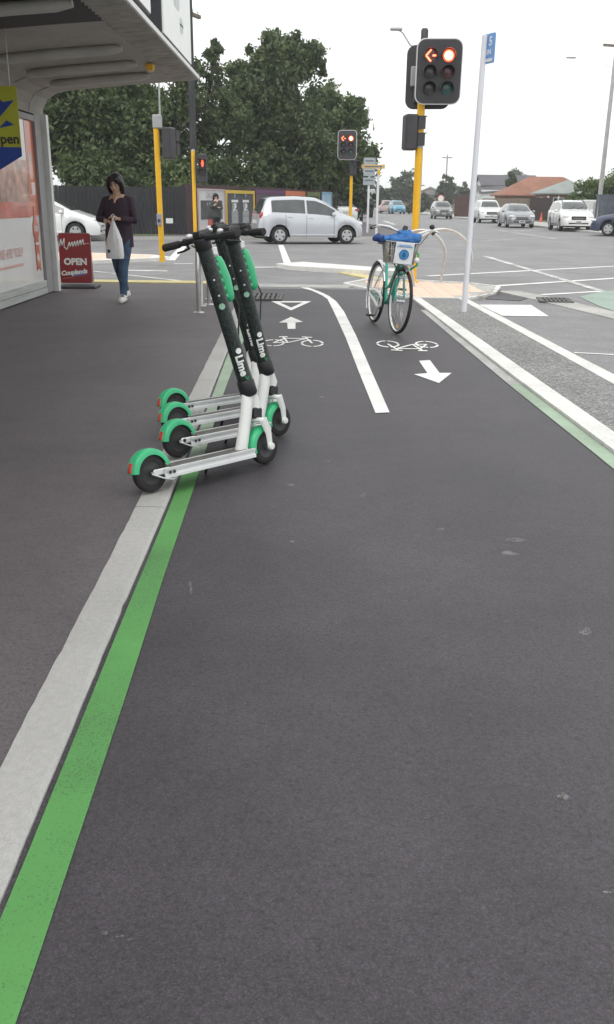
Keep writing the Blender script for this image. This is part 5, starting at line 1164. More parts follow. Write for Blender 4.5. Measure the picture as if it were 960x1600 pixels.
# ================================================================== CYCLE HOOPS
M_steel = mat('stainless_steel', (.55, .54, .53), .35, metal=.7, var=.12, vscale=8)
def hoop(label, loc, rz, w_=.80, h_=.82, r=.024, flat=None):
    t = thing('cycle_stand', label, 'cycle stand', loc, rz, 'steel cycle hoops')
    R_ = w_ / 2; pts = [(-R_ * .86, 0, 0), (-R_ * .93, 0, (h_ - R_) * .5)] + [(-R_ * math.cos(a), 0, h_ - R_ + R_ * math.sin(a)) for a in [PI * i / 20 for i in range(21)]] + [(R_ * .93, 0, (h_ - R_) * .5), (R_ * .86, 0, 0)]
    MB().tube(pts, r, 12, flat=flat).build('hoop', M_steel, t)
    for s_ in (-1, 1): MB().lathe([(0, .010), (.06, .010), (.07, .002), (.07, 0)], Matrix.Translation((s_ * R_ * .86, 0, 0)), 16).build('foot_plate', M_steel, t)
    return t
pA = g(690, 440, .03); hoop('steel cycle hoop nearest the yellow signal pole', (pA.x - .42, pA.y - .15, .028), R(-8), .88, .88)
pB = g(648, 442, .03); hoop('steel cycle hoop half hidden by the white pole', (pB.x + .34, pB.y - .75, .028), R(-4), 1.0, .92)
pC = g(307, 489, .018); hoop('steel cycle hoop seen edge on behind the scooters, nearer one', (pC.x - .0, pC.y + .42, .018), R(94), .86, .92, .026)
hoop('steel cycle hoop seen edge on behind the scooters, further one', (pC.x + .02, pC.y + 1.35, .018), R(95), .86, .92, .026)
# ================================================================== SIGNALS, POLES, SIGNS
M_pyel = mat('pole_yellow', (.80, .44, .012), .45, var=.10, vscale=3, var2=.06, v2scale=20)
M_sig = mat('signal_black', (.045, .043, .050), .5, var=.15, vscale=6)
M_sigw = mat('signal_white_edge', (.75, .75, .76), .5)
M_redlit = mat('red_lamp_lit', (.8, .1, .05), .3, emit=(1, .06, .02), estr=3)
M_redcore = mat('red_lamp_core', (.9, .5, .3), .3, emit=(1, .36, .2), estr=5)
M_redar = mat('red_arrow_lit', (.9, .2, .1), .3, emit=(1, .15, .07), estr=4); M_lens_off = mat('lens_dark', (.05, .045, .045), .25, coat=.4); M_lens_g = mat('lens_dark_green', (.03, .10, .09), .25, coat=.4); M_lens_r = mat('lens_dull_red', (.10, .03, .035), .25, coat=.4)
M_polew = mat('pole_white', (.72, .73, .78), .4, var=.04, vscale=3)
M_galv = mat('galvanised', (.42, .43, .44), .45, metal=.5, var=.12, vscale=5)
def lamp_board(parent, c, yaw, w_=.75, h_=.98, s=1.0, lit=True, tilt=0.0):
    """six aspect lantern on a rounded board; faces local -y after yaw"""
    F = Matrix.Translation(c) @ Matrix.Rotation(yaw, 4, 'Z') @ Matrix.Rotation(tilt, 4, 'X') @ frame((0, 0, 0), (1, 0, 0), (0, 0, 1))      # +z of F looks at the viewer
    MB().prism(rrect(w_ * s, h_ * s, .14 * s), .016, F @ Matrix.Translation((0, 0, -.012))).build('board_edge', M_sigw if lit else M_sig, parent)
    MB().prism(rrect((w_ - .035) * s, (h_ - .035) * s, .125 * s), .02, F).build('backing_board', M_sig, parent)
    MB().box((0, 0, -.09 * s), (w_ * .62 * s, h_ * .82 * s, .14 * s), F, b=.02).build('lantern_housing', M_sig, parent)
    if not lit: return
    for ci, cx in enumerate((-.145, .145)):
        for ri, cy in enumerate((.235, -.01, -.25)):
            T = F @ Matrix.Translation((cx * s, cy * s, .012))
            MB().lathe([(.118 * s, 0), (.112 * s, .15 * s), (.106 * s, .15 * s), (.108 * s, 0)], T, 20, R(-20), R(200)).build('visor', M_sig, parent)
            if ri == 0 and ci == 1:
                MB().lathe([(0, .014), (.062 * s, .012), (.092 * s, .004)], T, 24).build('red_lamp', M_redlit, parent)
                MB().lathe([(0, .018), (.05 * s, .016), (.068 * s, .0125)], T, 24).build('lamp_glow', M_redcore, parent)
            elif ri == 0:
                ar = MB()
                for (a, b) in (((-.075, 0), (.005, .085)), ((-.075, 0), (.005, -.085)), ((.03, 0), (.085, 0))): ar.tube([(a[0] * s, a[1] * s, .012), (b[0] * s, b[1] * s, .012)], .014 * s, 6, T)
                ar.build('red_arrow', M_redar, parent)
                MB().lathe([(0, .003), (.1 * s, .002)], T, 20).build('lens', M_lens_r, parent)
            else: MB().lathe([(0, .016), (.06 * s, .012), (.1 * s, .002)], T, 20).build('lens', (M_lens_g if ri == 2 and ci == 1 else (M_lens_r if ci == 1 else M_lens_off)), parent)
def ped_box(parent, c, yaw, w_=.26, h_=.56, d_=.22, red=False):
    F = Matrix.Translation(c) @ Matrix.Rotation(yaw, 4, 'Z') @ frame((0, 0, 0), (1, 0, 0), (0, 0, 1))
    MB().box((0, 0, 0), (w_, h_, d_), F, b=.03).build('signal_box', M_sig, parent)
    for q in (.13, -.13): 
        MB().box((0, q + .12, d_ / 2 + .07), (w_ * .9, .015, .15), F).build('visor', M_sig, parent)
        for sx_ in (-1, 1): MB().box((sx_ * w_ * .44, q + .02, d_ / 2 + .06), (.012, .2, .12), F).build('visor', M_sig, parent)
    if red:
        T = F @ Matrix.Translation((0, .135, d_ / 2 + .006)); m = MB()
        m.ball((0, .065, 0), (.026, .026, .008), T); m.prism([(-.035, .035), (.035, .035), (.04, -.03), (.022, -.03), (.02, -.09), (-.02, -.09), (-.022, -.03), (-.04, -.03)], .008, T); m.build('red_figure', M_redlit, parent)
        MB().box((0, -.13, d_ / 2 + .003), (.17, .19, .006), F).build('lens', M_lens_off, parent)
# main signal beside the bicycle
pp = g(645, 440, .03); ztop = gd(665, 40, pp.y).z
t = thing('traffic_light', 'tall yellow signal pole with red arrow and red lamp beside the bicycle', 'traffic light', (pp.x, pp.y, .028))
zy = gd(663, 66, pp.y).z
MB().tube([(0, 0, 0), (0, 0, 2.95)], .062, 16).build('pole', M_pyel, t); MB().tube([(0, 0, 2.95), (0, 0, ztop - .1), (0, 0, ztop - .07)], [.060, .060, .045], 16).build('pole_top', M_sig, t)
MB().lathe([(.11, 0), (.11, .02), (.07, .03)], None, 18).build('base_flange', M_pyel, t)
cb = gd(686, 112, pp.y - .2) - Vector((pp.x, pp.y, .028)); lamp_board(t, cb, R(-4), tilt=R(3))
cb2 = gd(670, 121, pp.y + .22) - Vector((pp.x, pp.y, .028)); lamp_board(t, cb2, R(170), lit=False)
MB().box(cb2 + Vector((-.26, -.1, -.0)), (.10, .08, .30), b=.01).build('back_plate', M_galv, t)
cs = gd(641, 207, pp.y) - Vector((pp.x, pp.y, .028)); ped_box(t, cs, R(100))
for zz in (cs.z + .24, cs.z - .22): MB().tube([(0, 0, zz), (cs.x, cs.y, zz)], .015, 8).build('bracket', M_galv, t); MB().lathe([(.064, -.02), (.07, -.02), (.07, .02), (.064, .02)], Matrix.Translation((0, 0, zz)), 16).build('clamp', M_galv, t)
for zz in (cb.z - .3, cb.z + .3): MB().tube([(0, 0, zz), (cb.x, cb.y + .1, zz)], .022, 8).build('bracket', M_sig, t)
# white pole with blue sign
pq = g(725, 487, .026); zt = gd(760, 48, pq.y).z
t = thing('sign_pole', 'slim white pole on the traffic island with a blue sign at its top', 'sign', (pq.x, pq.y, .026))
MB().tube([(0, 0, 0), (.03, 0, zt - .075)], [.036, .034], 16).build('pole', M_polew, t)
Fs = Matrix.Translation((.075, -.02, zt - .22)) @ Matrix.Rotation(R(-64), 4, 'Z') @ frame((0, 0, 0), (1, 0, 0), (0, 0, 1))
M_bsign = mat('sign_blue', (.16, .33, .66), .4)
bl = MB().prism(rrect(.26, .32, .02), .012, Fs).build('blue_plate', M_bsign, t)
MB().prism(rrect(.20, .035, .008), .004, Fs @ Matrix.Translation((0, -.125, .008))).build('white_band', M_sigw, bl)
MB().text('P 5', .13, Fs @ Matrix.Translation((0, .07, .008)), bold=.004).text('MIN', .08, Fs @ Matrix.Translation((0, -.04, .008)), bold=.002).build('lettering', M_sigw, bl)['kind'] = 'stuff'
# small signal behind the silver car
ps = Vector((gd(547, 365, 38.2).x, 38.2, .1))
t = thing('traffic_light', 'small yellow signal with red arrow and red lamp behind the silver hatchback', 'traffic light', ps)
c0 = gd(542.5, 227, 38.0) - ps; MB().tube([(0, 0, 0), (0, 0, c0.z - .42)], .062, 12).build('pole', M_pyel, t); MB().tube([(0, 0, c0.z - .42), (0, 0, c0.z + .3)], .055, 12).build('pole_top', M_sig, t)
lamp_board(t, c0 + Vector((0, -.2, 0)), R(-4), .74, 1.08); c1 = gd(552, 262, 38.2) - ps; ped_box(t, c1, R(60), .3, .6)
# left pole with grey controller box
pl = g(254, 409, .075); zl = gd(246, 199, pl.y).z
t = thing('pedestrian_signal', 'yellow pedestrian signal pole with grey box on top at the left crossing', 'traffic light', (pl.x, pl.y, .075))
MB().tube([(0, 0, 0), (-.02, 0, zl)], .058, 14).build('pole', M_pyel, t); c1 = gd(246, 190, pl.y) - Vector((pl.x, pl.y, .075)); MB().box(c1, (.18, .16, .26), b=.015).build('grey_box', M_galv, t)
c2 = gd(262, 224, pl.y) - Vector((pl.x, pl.y, .075)); ped_box(t, c2 + Vector((.03, 0, 0)), R(150), .24, .62)
c3 = gd(250, 343, pl.y) - Vector((pl.x, pl.y, .075)); MB().box(c3 + Vector((0, -.075, 0)), (.10, .06, .24), b=.012).build('push_button_box', mat('button_box', (.30, .31, .36), .5, var=.1, vscale=10), t)
MB().lathe([(0, .012), (.03, .01), (.036, 0)], Matrix.Translation(c3 + Vector((0, -.107, -.02))) @ Matrix.Rotation(PI / 2, 4, 'X'), 14).build('push_button', mat('button_dark', (.05, .05, .10), .3), t)
MB().tube([c1 + Vector((.06, 0, .12)), c1 + Vector((.07, 0, 1.0))], .018, 8).build('conduit', M_galv, t)
# second pole with the red standing figure
pm_ = Vector((gd(306, 384, 28.5).x, 28.5, .005)); zm = gd(304, 236, 28.5).z
t = thing('pedestrian_signal', 'yellow pole behind the scooters with the red standing figure lit', 'traffic light', pm_)
MB().tube([(0, 0, 0), (0, 0, zm)], .055, 14).build('pole', M_pyel, t); MB().lathe([(.058, 0), (.05, .03), (0, .045)], Matrix.Translation((0, 0, zm)), 14).build('cap', M_galv, t)
c2 = gd(317, 263, 28.4) - pm_; ped_box(t, c2, R(4), .26, .80, .2, True)
MB().tube([(0, 0, c2.z + .2), (c2.x, 0, c2.z + .2)], .015, 8).build('bracket', M_sig, t)
# dark timber power pole behind
pd_ = Vector((gd(305, 330, 38).x, 38, .1)); t = thing('power_pole', 'dark power pole rising behind the yellow pole', 'pole', pd_)
MB().tube([(0, 0, 0), (0, 0, 8.6)], [.15, .11], 12).build('pole', mat('pole_timber', (.045, .045, .05), .9, var=.3, vscale=3, stretch=(1, 1, .2)), t); MB().box((0, 0, 7.9), (1.7, .12, .12), rz=R(70)).build('cross_arm', M_timber, t)
for q in (-.7, -.25, .25, .7): MB().lathe([(.05, 0), (.03, .06), (.05, .1), (0, .13)], Matrix.Translation((q * math.cos(R(70)), q * math.sin(R(70)), 7.96)), 10).build('insulator', M_polew, t)
# street name signs and bus stop sign on the far corner
pu = Vector((gd(574, 368, 41).x, 41, .1)); t = thing('bus_stop_sign', 'grey stacked sign panels on a thin pole at the far corner', 'sign', pu)
ztp = gd(578, 247, 41).z; MB().tube([(0, 0, 0), (0, 0, ztp - .1)], .05, 10).build('pole', M_polew, t)
M_bus = mat('bus_sign_grey', (.36, .40, .43), .5, var=.08, vscale=6); M_busd = mat('bus_sign_print', (.14, .17, .20), .5)
for (y0, y1) in ((246, 260), (262, 276), (277, 290)):
    za, zb_ = gd(578, y0, 41).z - .1, gd(578, y1, 41).z - .1; pnl = MB().box((0, -.06, (za + zb_) / 2), (.50, .03, abs(za - zb_) - .03), b=.008).build('panel', M_bus, t)
    MB().box((0, -.077, (za + zb_) / 2 + .04), (.36, .004, .06)).build('line_of_print', M_busd, pnl)
pv_ = Vector((gd(588, 372, 38.6).x, 38.6, .1)); t = thing('street_name_sign', 'yellow street name blade on a white pole at the far corner', 'sign', pv_)
ztp = gd(590, 262, 38.6).z; MB().tube([(0, 0, 0), (0, 0, ztp)], .052, 12).build('pole', M_polew, t)
bl = MB().box((-.22, -.06, ztp - .06), (.95, .025, .15), b=.006, rz=R(6)).build('name_blade', mat('blade_yellow', (.62, .42, .16), .5, var=.06, vscale=5), t)
MB().box((-.22, -.077, ztp - .06), (.7, .004, .05), rz=R(6)).build('line_of_print', M_busd, bl); MB().box((.02, -.06, ztp - .28), (.1, .03, .2), b=.01).build('clip', M_pyel, t)
# street lamps
pl_ = Vector((gd(652, 365, 38.0).x, 38.0, .1)); t = thing('street_lamp', 'street lamp reaching out behind the tall signal', 'street lamp', pl_)
h0 = gd(622, 46, 38.0) - pl_; a1 = gd(641, 70, 38.0) - pl_; za = a1.z - .2
MB().tube([(0, 0, 0), (0, 0, za + .1)], [.09, .06], 12).build('pole', M_galv, t); MB().tube([(0, 0, za), a1 + Vector((.1, 0, -.05)), a1, h0 + Vector((.2, 0, -.12)), h0], [.035, .03, .03, .028, .025], 8).build('arm', M_galv, t)
MB().box(h0 + Vector((-.06, 0, .01)), (.46, .18, .10), b=.03).build('lamp_head', M_galv, t)
pz = Vector((gd(934, 340, 64).x, 64, .06)); t = thing('power_pole', 'tall grey power pole with a street lamp arm at the right edge', 'pole', pz)
hq = gd(895, 90, 64) - pz; MB().tube([(0, 0, 0), (0, 0, hq.z + 1.2)], [.16, .11], 12).build('pole', mat('pole_washed_pale', (.42, .42, .42), .85, var=.15, vscale=3), t)  # pale pole colour imitates its fading into the overexposed sky
MB().tube([(0, 0, hq.z - .6), (-1.0, 0, hq.z - .25), hq + Vector((.3, 0, -.05)), hq], [.02, .016, .014, .014], 6).build('lamp_arm', M_polew, t); MB().box(hq + Vector((-.1, 0, 0)), (.60, .2, .09), b=.03).build('lamp_head', M_galv, t)  # white on the arm stands in for glare, so it melts into the sky
MB().box((0, 0, hq.z + .7), (2.0, .14, .14), rz=R(20)).build('cross_arm', M_timber, t)
for px, y, top, lab in ((695, 165, 242, 'thin far power pole on the skyline left of the white house'), (653, 150, 285, 'short thin pole beside the signal far down the street')):
    pf = Vector((gd(px, 320, y).x, y, .06)); t = thing('power_pole', lab, 'pole', pf); zt = gd(px, top, y).z; MB().tube([(0, 0, 0), (0, 0, zt)], [.16, .12], 8).build('pole', M_galv, t); MB().box((0, 0, zt - .5), (1.8, .14, .14)).build('cross_arm', M_timber, t)
pr3 = thing('round_sign', 'round white speed sign above the charcoal four wheel drive', 'sign', (gd(688, 330, 96).x, 96, .06)); zz = gd(688, 311, 96).z
MB().tube([(0, 0, 0), (0, 0, zz)], .04, 8).build('pole', M_galv, pr3); MB().lathe([(0, .01), (.36, .01), (.36, -.01), (0, -.01)], Matrix.Translation((0, -.05, zz)) @ Matrix.Rotation(PI / 2, 4, 'X'), 20).build('disc', M_sigw, pr3); MB().lathe([(.28, .014), (.36, .014), (.36, .011)], Matrix.Translation((0, -.05, zz)) @ Matrix.Rotation(PI / 2, 4, 'X'), 20).build('red_ring', M_pred, pr3)

# ================================================================== SANDWICH BOARD
pa = g(122, 449, .02); M_ared = mat('board_red', (.27, .014, .018), .4, var=.12, vscale=3, coat=.2)
t = thing('sandwich_board', 'dark red sandwich board reading OPEN beside the shop corner', 'sign', (pa.x, pa.y, .019), R(2))
hB = gd(119, 367, pa.y).z - .019; WB = .49
MB().box((.03, 0, .022), (WB + .10, .46, .044), b=.012).build('base', mat('board_base', (.07, .07, .08), .6), t)
for ly, tl in ((-.05, -4), (.06, 4)):
    F = Matrix.Translation((0, ly, .05)) @ Matrix.Rotation(R(tl), 4, 'X') @ frame((0, 0, 0), (1, 0, 0), (0, 0, 1))
    MB().prism([(x, y + hB / 2) for x, y in rrect(WB, hB - .05, .035)], .03, F).build('panel', M_ared, t)
    if ly < 0:
        MB().prism([(x, y + hB / 2) for x, y in rrect(WB + .012, hB - .038, .04)], .022, F @ Matrix.Translation((0, 0, -.004))).build('panel_rim', M_galv, t)
        Ft = F @ Matrix.Translation((0, 0, .016)); wt = M_stickw
        MB().text('OPEN', .135, Ft @ Matrix.Translation((-.0, hB * .43, 0)), bold=.007, xs=1.02).build('lettering', wt, t)
        st = MB(); x = -.215; pts = [(-.215, .66), (-.20, .74), (-.185, .615)]       # brush script Mmmm...
        zig = [(-.225, .60), (-.20, .72), (-.185, .62), (-.15, .735), (-.155, .60), (-.12, .555), (-.10, .60), (-.075, .675), (-.07, .60), (-.035, .68), (-.03, .60), (.005, .69), (.012, .605), (.045, .70), (.052, .615), (.088, .71), (.095, .63), (.125, .72), (.135, .64), (.155, .655)]
        for a, b in zip(zig, zig[1:]): st.tube([(a[0] * 1.05, a[1] * hB / .84, 0), (b[0] * 1.05, b[1] * hB / .84, 0)], [.010, .007], 6, Ft, flat=((0, 0, 1), 1.0))
        st.build('brush_lettering', wt, t)
        for k in range(3): MB().ball((.178 + .022 * k, .655 * hB / .84, 0), (.007, .007, .004), Ft).build('dot', wt, t)
        Fi = Ft @ Matrix.Rotation(R(6), 4, 'Z')
        MB().text('Couplands', .095, Fi @ Matrix.Translation((-.01, hB * .235, .001)), bold=.005, shear=.15).build('lettering', wt, t)
        MB().prism([(-.03, .125), (.18, .135), (.17, .175), (-.05, .165)], .002, Fi).build('blue_swoosh', mat('board_blue', (.16, .17, .42), .5), t)
        MB().prism([(-.20, .105), (-.04, .115), (-.04, .122), (-.20, .112)], .002, Fi).build('red_underline', mat('board_pink', (.5, .2, .2), .5), t)
# ================================================================== PEOPLE
M_skin = mat('skin', (.52, .33, .24), .5, var=.08, vscale=12); M_hair = mat('dark_hair', (.012, .010, .010), .45, var=.3, vscale=30, stretch=(3, 3, .5))
M_sweat = mat('plum_sweater', (.040, .022, .038), .85, var=.25, vscale=14); M_jean = mat('blue_jeans', (.045, .085, .15), .8, var=.4, vscale=7, var2=.15, v2scale=40)
M_shoew = mat('white_shoe', (.72, .71, .69), .6, var=.06, vscale=12); M_lace = mat('shoe_black', (.02, .02, .02), .6); M_bag = mat('white_plastic_bag', (.78, .78, .79), .35, var=.05, vscale=6, trans=.05)
M_eye = mat('eye_dark', (.02, .015, .012), .3); M_lip = mat('lips', (.36, .14, .12), .5)
def remeshed(mb, name, m, parent, voxel=.009, it=5):
    me = mb.mesh(name, m); o = bpy.data.objects.new(name, me); C.objects.link(o)
    md = o.modifiers.new('r', 'REMESH'); md.mode = 'VOXEL'; md.voxel_size = voxel; md.use_smooth_shade = True
    sm = o.modifiers.new('s', 'SMOOTH'); sm.factor = .5; sm.iterations = it
    dg = bpy.context.evaluated_depsgraph_get(); m2 = bpy.data.meshes.new_from_object(o.evaluated_get(dg)); o.modifiers.clear(); o.data = m2; bpy.data.meshes.remove(me)
    m2.materials.clear(); m2.materials.append(m); m2.polygons.foreach_set('use_smooth', [True] * len(m2.polygons)); o.parent = parent; return o
def limb(mb, pts, rs, flat=None, n=14):
    mb.tube(pts, rs, n, flat=flat)
    for p, r_ in zip(pts, rs): mb.ball(p, r_ * .98, n=12, m=8)
def hand(mb, wrist, d, palm_n, curl, side):
    """palm and five fingers; d = direction of the fingers, palm_n = way the palm looks, side = +1 thumb on +cross side"""
    d = Vector(d).normalized(); pn = Vector(palm_n); pn = (pn - d * pn.dot(d)).normalized(); lat = d.cross(pn) * side; w_ = Vector(wrist)
    mb.tube([w_, w_ + d * .04, w_ + d * .085], [.022, .036, .034], 12, flat=(lat, .45)); mb.ball(w_ + d * .05, (.026, .026, .026))
    for k, L in enumerate((.062, .070, .066, .052)):
        b = w_ + d * .080 + lat * (.027 - .018 * k); a = curl; p1 = b + (d * math.cos(a * .5) + pn * math.sin(a * .5)) * L * .45; p2 = p1 + (d * math.cos(a * 1.3) + pn * math.sin(a * 1.3)) * L * .33; p3 = p2 + (d * math.cos(a * 2) + pn * math.sin(a * 2)) * L * .26
        limb(mb, [b, p1, p2, p3], [.0092, .0088, .008, .0068], n=8)
    b = w_ + d * .025 + lat * .026; p1 = b + (d * .6 + lat * .7 + pn * .25).normalized() * .036; p2 = p1 + (d * .8 + pn * .6).normalized() * .030; limb(mb, [b, p1, p2], [.0125, .0105, .0085], n=8)
def person(label, loc, rz, J, mats, scale=1.0, voxel=.007, bow=0.0):
    t = thing('person', label, 'person', loc, rz); t.scale = (scale,) * 3
    V = {k: Vector(v) for k, v in J.items() if k not in ('hands',)}
    b = MB(); hc = V['head']; HB = Matrix.Rotation(bow, 3, 'X')
    # skull, jaw, nose, ears, neck
    b.ball(hc + HB @ Vector((0, .012, .022)), (.073, .090, .088), n=20, m=14); b.ball(hc + HB @ Vector((0, -.016, -.045)), (.058, .066, .068), n=16, m=12); b.ball(hc + HB @ Vector((0, -.05, -.088)), (.026, .024, .020)); b.tube([hc + HB @ Vector((0, -.074, .012)), hc + HB @ Vector((0, -.098, -.028)), hc + HB @ Vector((0, -.078, -.036))], [.009, .014, .010], 8)
    for sx_ in (-1, 1): b.ball(hc + HB @ Vector((sx_ * .074, .012, -.008)), (.012, .022, .032)); b.ball(hc + HB @ Vector((sx_ * .034, -.052, -.03)), (.026, .024, .022))
    b.ball(hc + HB @ Vector((0, -.080, -.060)), (.020, .010, .008))
    limb(b, [hc + HB @ Vector((0, .018, -.06)), V['neck']], [.048, .052])
    b.tube([V['neck'] + Vector((0, .01, .0)), V['chest'] + Vector((0, 0, .10)), V['chest'], V['waist'], V['hip']], [.10, .155, .150, .128, .150], 18, flat=((1, 0, 0), .62)); b.ball(V['hip'], (.155, .105, .10))
    for s_ in 'LR':
        limb(b, [V['sh' + s_], V['el' + s_], V['wr' + s_]], [.047, .037, .024]); limb(b, [V['th' + s_], V['kn' + s_], V['an' + s_]], [.075, .052, .034]); limb(b, [V['an' + s_], V['toe' + s_]], [.035, .03])
    for a in J['hands']: hand(b, *a)
    remeshed(b, 'body', mats['skin'], t, voxel)
    for sx_ in (-1, 1):
        MB().ball(hc + HB @ Vector((sx_ * .030, -.077, .004)), (.013, .006, .007), n=10, m=6).build('eye', M_eye, t); MB().tube([hc + HB @ Vector((sx_ * .014, -.086, .025)), hc + HB @ Vector((sx_ * .032, -.084, .031)), hc + HB @ Vector((sx_ * .052, -.070, .024))], .0042, 6).build('eyebrow', mats['hair'], t)
    MB().ball(hc + HB @ Vector((0, -.0885, -.058)), (.022, .005, .0065), n=10, m=6).build('mouth', M_lip, t)
    # hair
    h = MB(); h.ball(hc + HB @ Vector((0, .028, .040)), (.100, .104, .094), n=18, m=12); h.ball(hc + HB @ Vector((0, .05, -.03)), (.106, .076, .105), n=16, m=12)
    for sx_ in (-1, 1): limb(h, [hc + HB @ Vector((sx_ * .050, -.040, .085)), hc + HB @ Vector((sx_ * .084, -.028, .03)), hc + HB @ Vector((sx_ * .093, -.006, -.05)), hc + HB @ Vector((sx_ * .088, .004, -.115))], [.030, .030, .034, .024]); limb(h, [hc + HB @ Vector((sx_ * .06, .04, -.05)), hc + HB @ Vector((sx_ * .066, .055, -.135))], [.05, .034])
    limb(h, [hc + HB @ Vector((-.012, -.058, .100)), hc + HB @ Vector((.035, -.070, .085)), hc + HB @ Vector((.068, -.058, .04))], [.020, .020, .016])
    remeshed(h, 'hair', mats['hair'], t, .008, 3)
    # top with long sleeves
    s = MB(); nk = V['neck']
    s.tube([nk + Vector((0, .012, -.055)), V['chest'] + Vector((0, 0, .10)), V['chest'] + Vector((0, -.012, 0)), V['waist'], V['hip'] + Vector((0, 0, .06)), V['hip'] + Vector((0, 0, J['hem'][2]))], [.115, .178, .190, .176, .188, .192], 22, flat=((1, 0, 0), .66))
    for s_ in 'LR':
        limb(s, [nk + Vector((0, .02, -.05)), nk.lerp(V['sh' + s_], .5) + Vector((0, .01, -.018)), V['sh' + s_]], [.055, .060, .062]); limb(s, [V['sh' + s_], V['sh' + s_].lerp(V['el' + s_], .5), V['el' + s_], V['el' + s_].lerp(V['wr' + s_], .5), V['el' + s_].lerp(V['wr' + s_], .86)], [.064, .060, .052, .045, .036])
    limb(s, [nk + Vector((-.05, .03, -.02)), nk + Vector((0, .055, -.012)), nk + Vector((.05, .03, -.02))], [.024, .024, .024])
    sv = []
    for v in s.v: Vv = Vector(v); sv.append(tuple(Vv + Vector((noise.noise(Vv * 11), noise.noise(Vv * 11 + Vector((5, 2, 1))), 0)) * .008))
    s.v = sv; remeshed(s, 'sweater', mats['top'], t, voxel * 1.15, 3)
    # open neckline: skin shows in a V
    vn = MB(); vy = V['chest'].y - .128
    gridp = []
    for i in range(7):
        f = i / 6; z = lerp(nk.z - .012, V['chest'].z + .085, f); w_ = lerp(.066, .004, f); yy = lerp(nk.y - .058, vy - .012, f ** .7)
        gridp += [(-w_, yy + .022, z), (-w_ * .5, yy - .004, z), (0, yy - .010, z), (w_ * .5, yy - .004, z), (w_, yy + .022, z)]
    vn.add(gridp, [(5 * i + j, 5 * i + j + 1, 5 * i + 6 + j, 5 * i + 5 + j) for i in range(6) for j in range(4)], None, True); vn.build('neckline_skin', mats['skin'], t)
    # trousers
    j = MB(); j.ball(V['hip'] + Vector((0, 0, -.01)), (.168, .118, .12), n=18, m=12)
    for s_ in 'LR': limb(j, [V['th' + s_], V['th' + s_].lerp(V['kn' + s_], .5), V['kn' + s_], V['kn' + s_].lerp(V['an' + s_], .45), V['kn' + s_].lerp(V['an' + s_], .93)], [.094, .083, .064, .058, .046])
    jv = []
    for v in j.v: Vv = Vector(v); jv.append(tuple(Vv + Vector((noise.noise(Vv * 13), noise.noise(Vv * 13 + Vector((5, 2, 1))), 0)) * .007))
    j.v = jv; remeshed(j, 'jeans', mats['legs'], t, voxel * 1.15, 3)
    for s_ in 'LR':
        a, e = V['an' + s_], V['toe' + s_]; dd = (e - a); dd.z = 0; dd.normalize(); q = MB(); z0 = min(a.z, e.z)
        heel = a - dd * .035; limb(q, [Vector((heel.x, heel.y, a.z - .035)), Vector((a.x, a.y, a.z - .025)) + dd * .05, e + Vector((0, 0, .004))], [.043, .046, .036]); limb(q, [a + Vector((0, 0, .01)), a + dd * .03 + Vector((0, 0, -.02))], [.046, .046])
        sh_ = remeshed(q, 'shoe', mats['shoe'], t, .007, 3)
        MB().ball(Vector((a.x, a.y, a.z + .0)) + dd * .055 + Vector((0, 0, -.001)), (.030, .034, .030), n=12, m=8).build('laces', M_lace, sh_)
    return t
# the woman walking towards the camera with a bag; her front looks along local -y
pw = g(193, 471, .02)
J = dict(head=(-.015, -.02, 1.525), neck=(-.008, .0, 1.385), chest=(0, .0, 1.20), waist=(.0, .0, 1.0), hip=(-.005, .0, .86), hem=(0, 0, -.14),
    shL=(.165, .01, 1.305), elL=(.225, -.02, 1.07), wrL=(.075, -.19, 1.085), shR=(-.17, .01, 1.305), elR=(-.265, -.02, 1.085), wrR=(-.115, -.20, 1.065),
    thL=(.085, .0, .82), knL=(.065, -.09, .46), anL=(.055, -.13, .075), toeL=(.07, -.28, .030), thR=(-.085, .02, .82), knR=(-.07, .05, .47), anR=(-.015, .20, .11), toeR=(-.02, .08, .035),
    hands=[((.075, -.19, 1.085), (-.75, -.45, .30), (-.2, .2, -1), .55, 1), ((-.115, -.20, 1.065), (.72, -.35, -.12), (0, .3, -1), .6, -1)])
wm = person('woman in plum sweater and jeans walking with a white shopping bag', (pw.x, pw.y, .02), R(-9), J, dict(skin=M_skin, hair=M_hair, top=M_sweat, legs=M_jean, shoe=M_shoew), bow=.32)
# the bag, held by its knotted handles
bg = thing('shopping_bag', 'white plastic shopping bag hanging from the walking woman\'s hand', 'bag', (pw.x, pw.y, .02), R(-9)); bm_ = MB()
hx, hy, hz_ = .012, -.255, 1.10; rows_ = []; nn = 26
lev = [(0, .012, .010), (.03, .016, .012), (.09, .034, .022), (.17, .062, .040), (.24, .086, .056), (.27, .098, .062), (.38, .112, .068), (.48, .118, .070), (.515, .114, .064), (.52, .05, .03)]
for (dz, rx, ry) in lev:
    row = []
    for k in range(nn):
        a = 2 * PI * k / nn; ca, sa = math.cos(a), math.sin(a); e = .75 if dz > .3 else 1.0
        x = math.copysign(abs(ca) ** e, ca) * rx; y = math.copysign(abs(sa) ** e, sa) * ry; fold = noise.noise(Vector((ca * 2.2, sa * 2.2, dz * (2 if dz < .3 else 6)))) * (.016 if dz < .3 else .008) * min(1, dz * 6)
        row.append((hx + x * (1 + fold / max(rx, .02)), hy + y + fold, hz_ - dz))
    rows_ += row
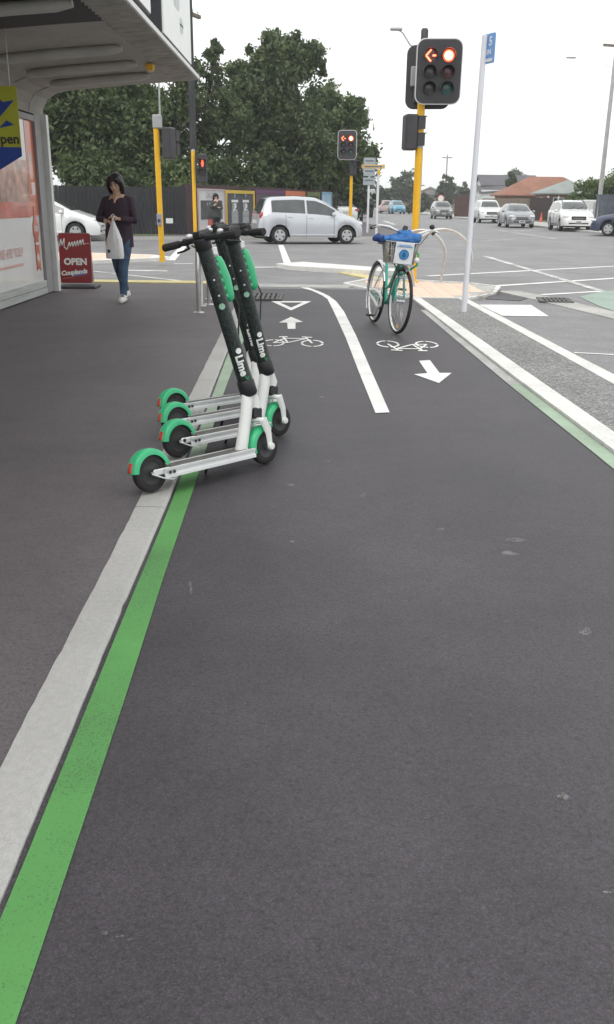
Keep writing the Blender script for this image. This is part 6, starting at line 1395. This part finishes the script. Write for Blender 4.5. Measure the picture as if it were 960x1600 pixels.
bm_.add(rows_, [(i * nn + k, i * nn + (k + 1) % nn, (i + 1) * nn + (k + 1) % nn, (i + 1) * nn + k) for i in range(len(lev) - 1) for k in range(nn)] + [tuple(range(nn)), tuple((len(lev) - 1) * nn + k for k in reversed(range(nn)))], None, True)
bm_.build('bag_body', M_bag, bg)
MB().tube([(hx - .01, hy, hz_ - .005), (hx - .022, hy + .008, hz_ + .03), (hx + .0, hy + .01, hz_ + .045), (hx + .02, hy + .008, hz_ + .03), (hx + .01, hy, hz_ - .005)], .007, 8).build('handle', M_bag, bg)
MB().text('BE', .05, frame((hx - .045, hy - .068, hz_ - .42), (1, .12, 0), (0, 0, 1)), bold=.003).build('bag_print', M_platetxt, bg)
# person standing by the poster boards
pf_ = gd(339, 360, 34.2); pf_.z = .1
J2 = dict(J, head=(-.01, .02, 1.50), anR=(-.09, .02, .08), toeR=(-.10, -.12, .03), knR=(-.085, .01, .47), anL=(.09, .02, .08), toeL=(.10, -.12, .03), knL=(.085, .0, .47), elR=(-.26, -.03, 1.10), wrR=(-.17, -.22, 1.17), hands=[((.075, -.19, 1.085), (-.75, -.45, .30), (-.2, .2, -1), .55, 1), ((-.17, -.22, 1.17), (.3, -.55, .5), (.6, .3, -.6), .6, -1)])
person('person in dark grey top standing in front of the poster boards', (pf_.x, pf_.y, .1), R(25), J2, dict(skin=M_skin, hair=M_hair, top=mat('grey_top', (.055, .06, .06), .85, var=.2, vscale=8), legs=mat('dark_trousers', (.02, .022, .03), .8), shoe=M_lace), scale=.92, voxel=.012, bow=.3)

# ================================================================== HAZE ADDED TO IMITATE LENS GLARE OVER THE DISTANCE
hzm = bpy.data.materials.new('thin_glare_haze'); hzm.use_nodes = True; hn = hzm.node_tree.nodes; hn.clear()
ho = hn.new('ShaderNodeOutputMaterial'); hv = hn.new('ShaderNodeVolumePrincipled'); hv.inputs['Color'].default_value = (.96, .98, 1, 1); hv.inputs['Density'].default_value = .0009; hv.inputs['Anisotropy'].default_value = .2
hzm.node_tree.links.new(hv.outputs[0], ho.inputs['Volume'])
hb_ = MB().box((0, 670, 6.7), (1440, 1500, 15.6)).build('glare_haze', hzm); hb_['kind'] = 'stuff'
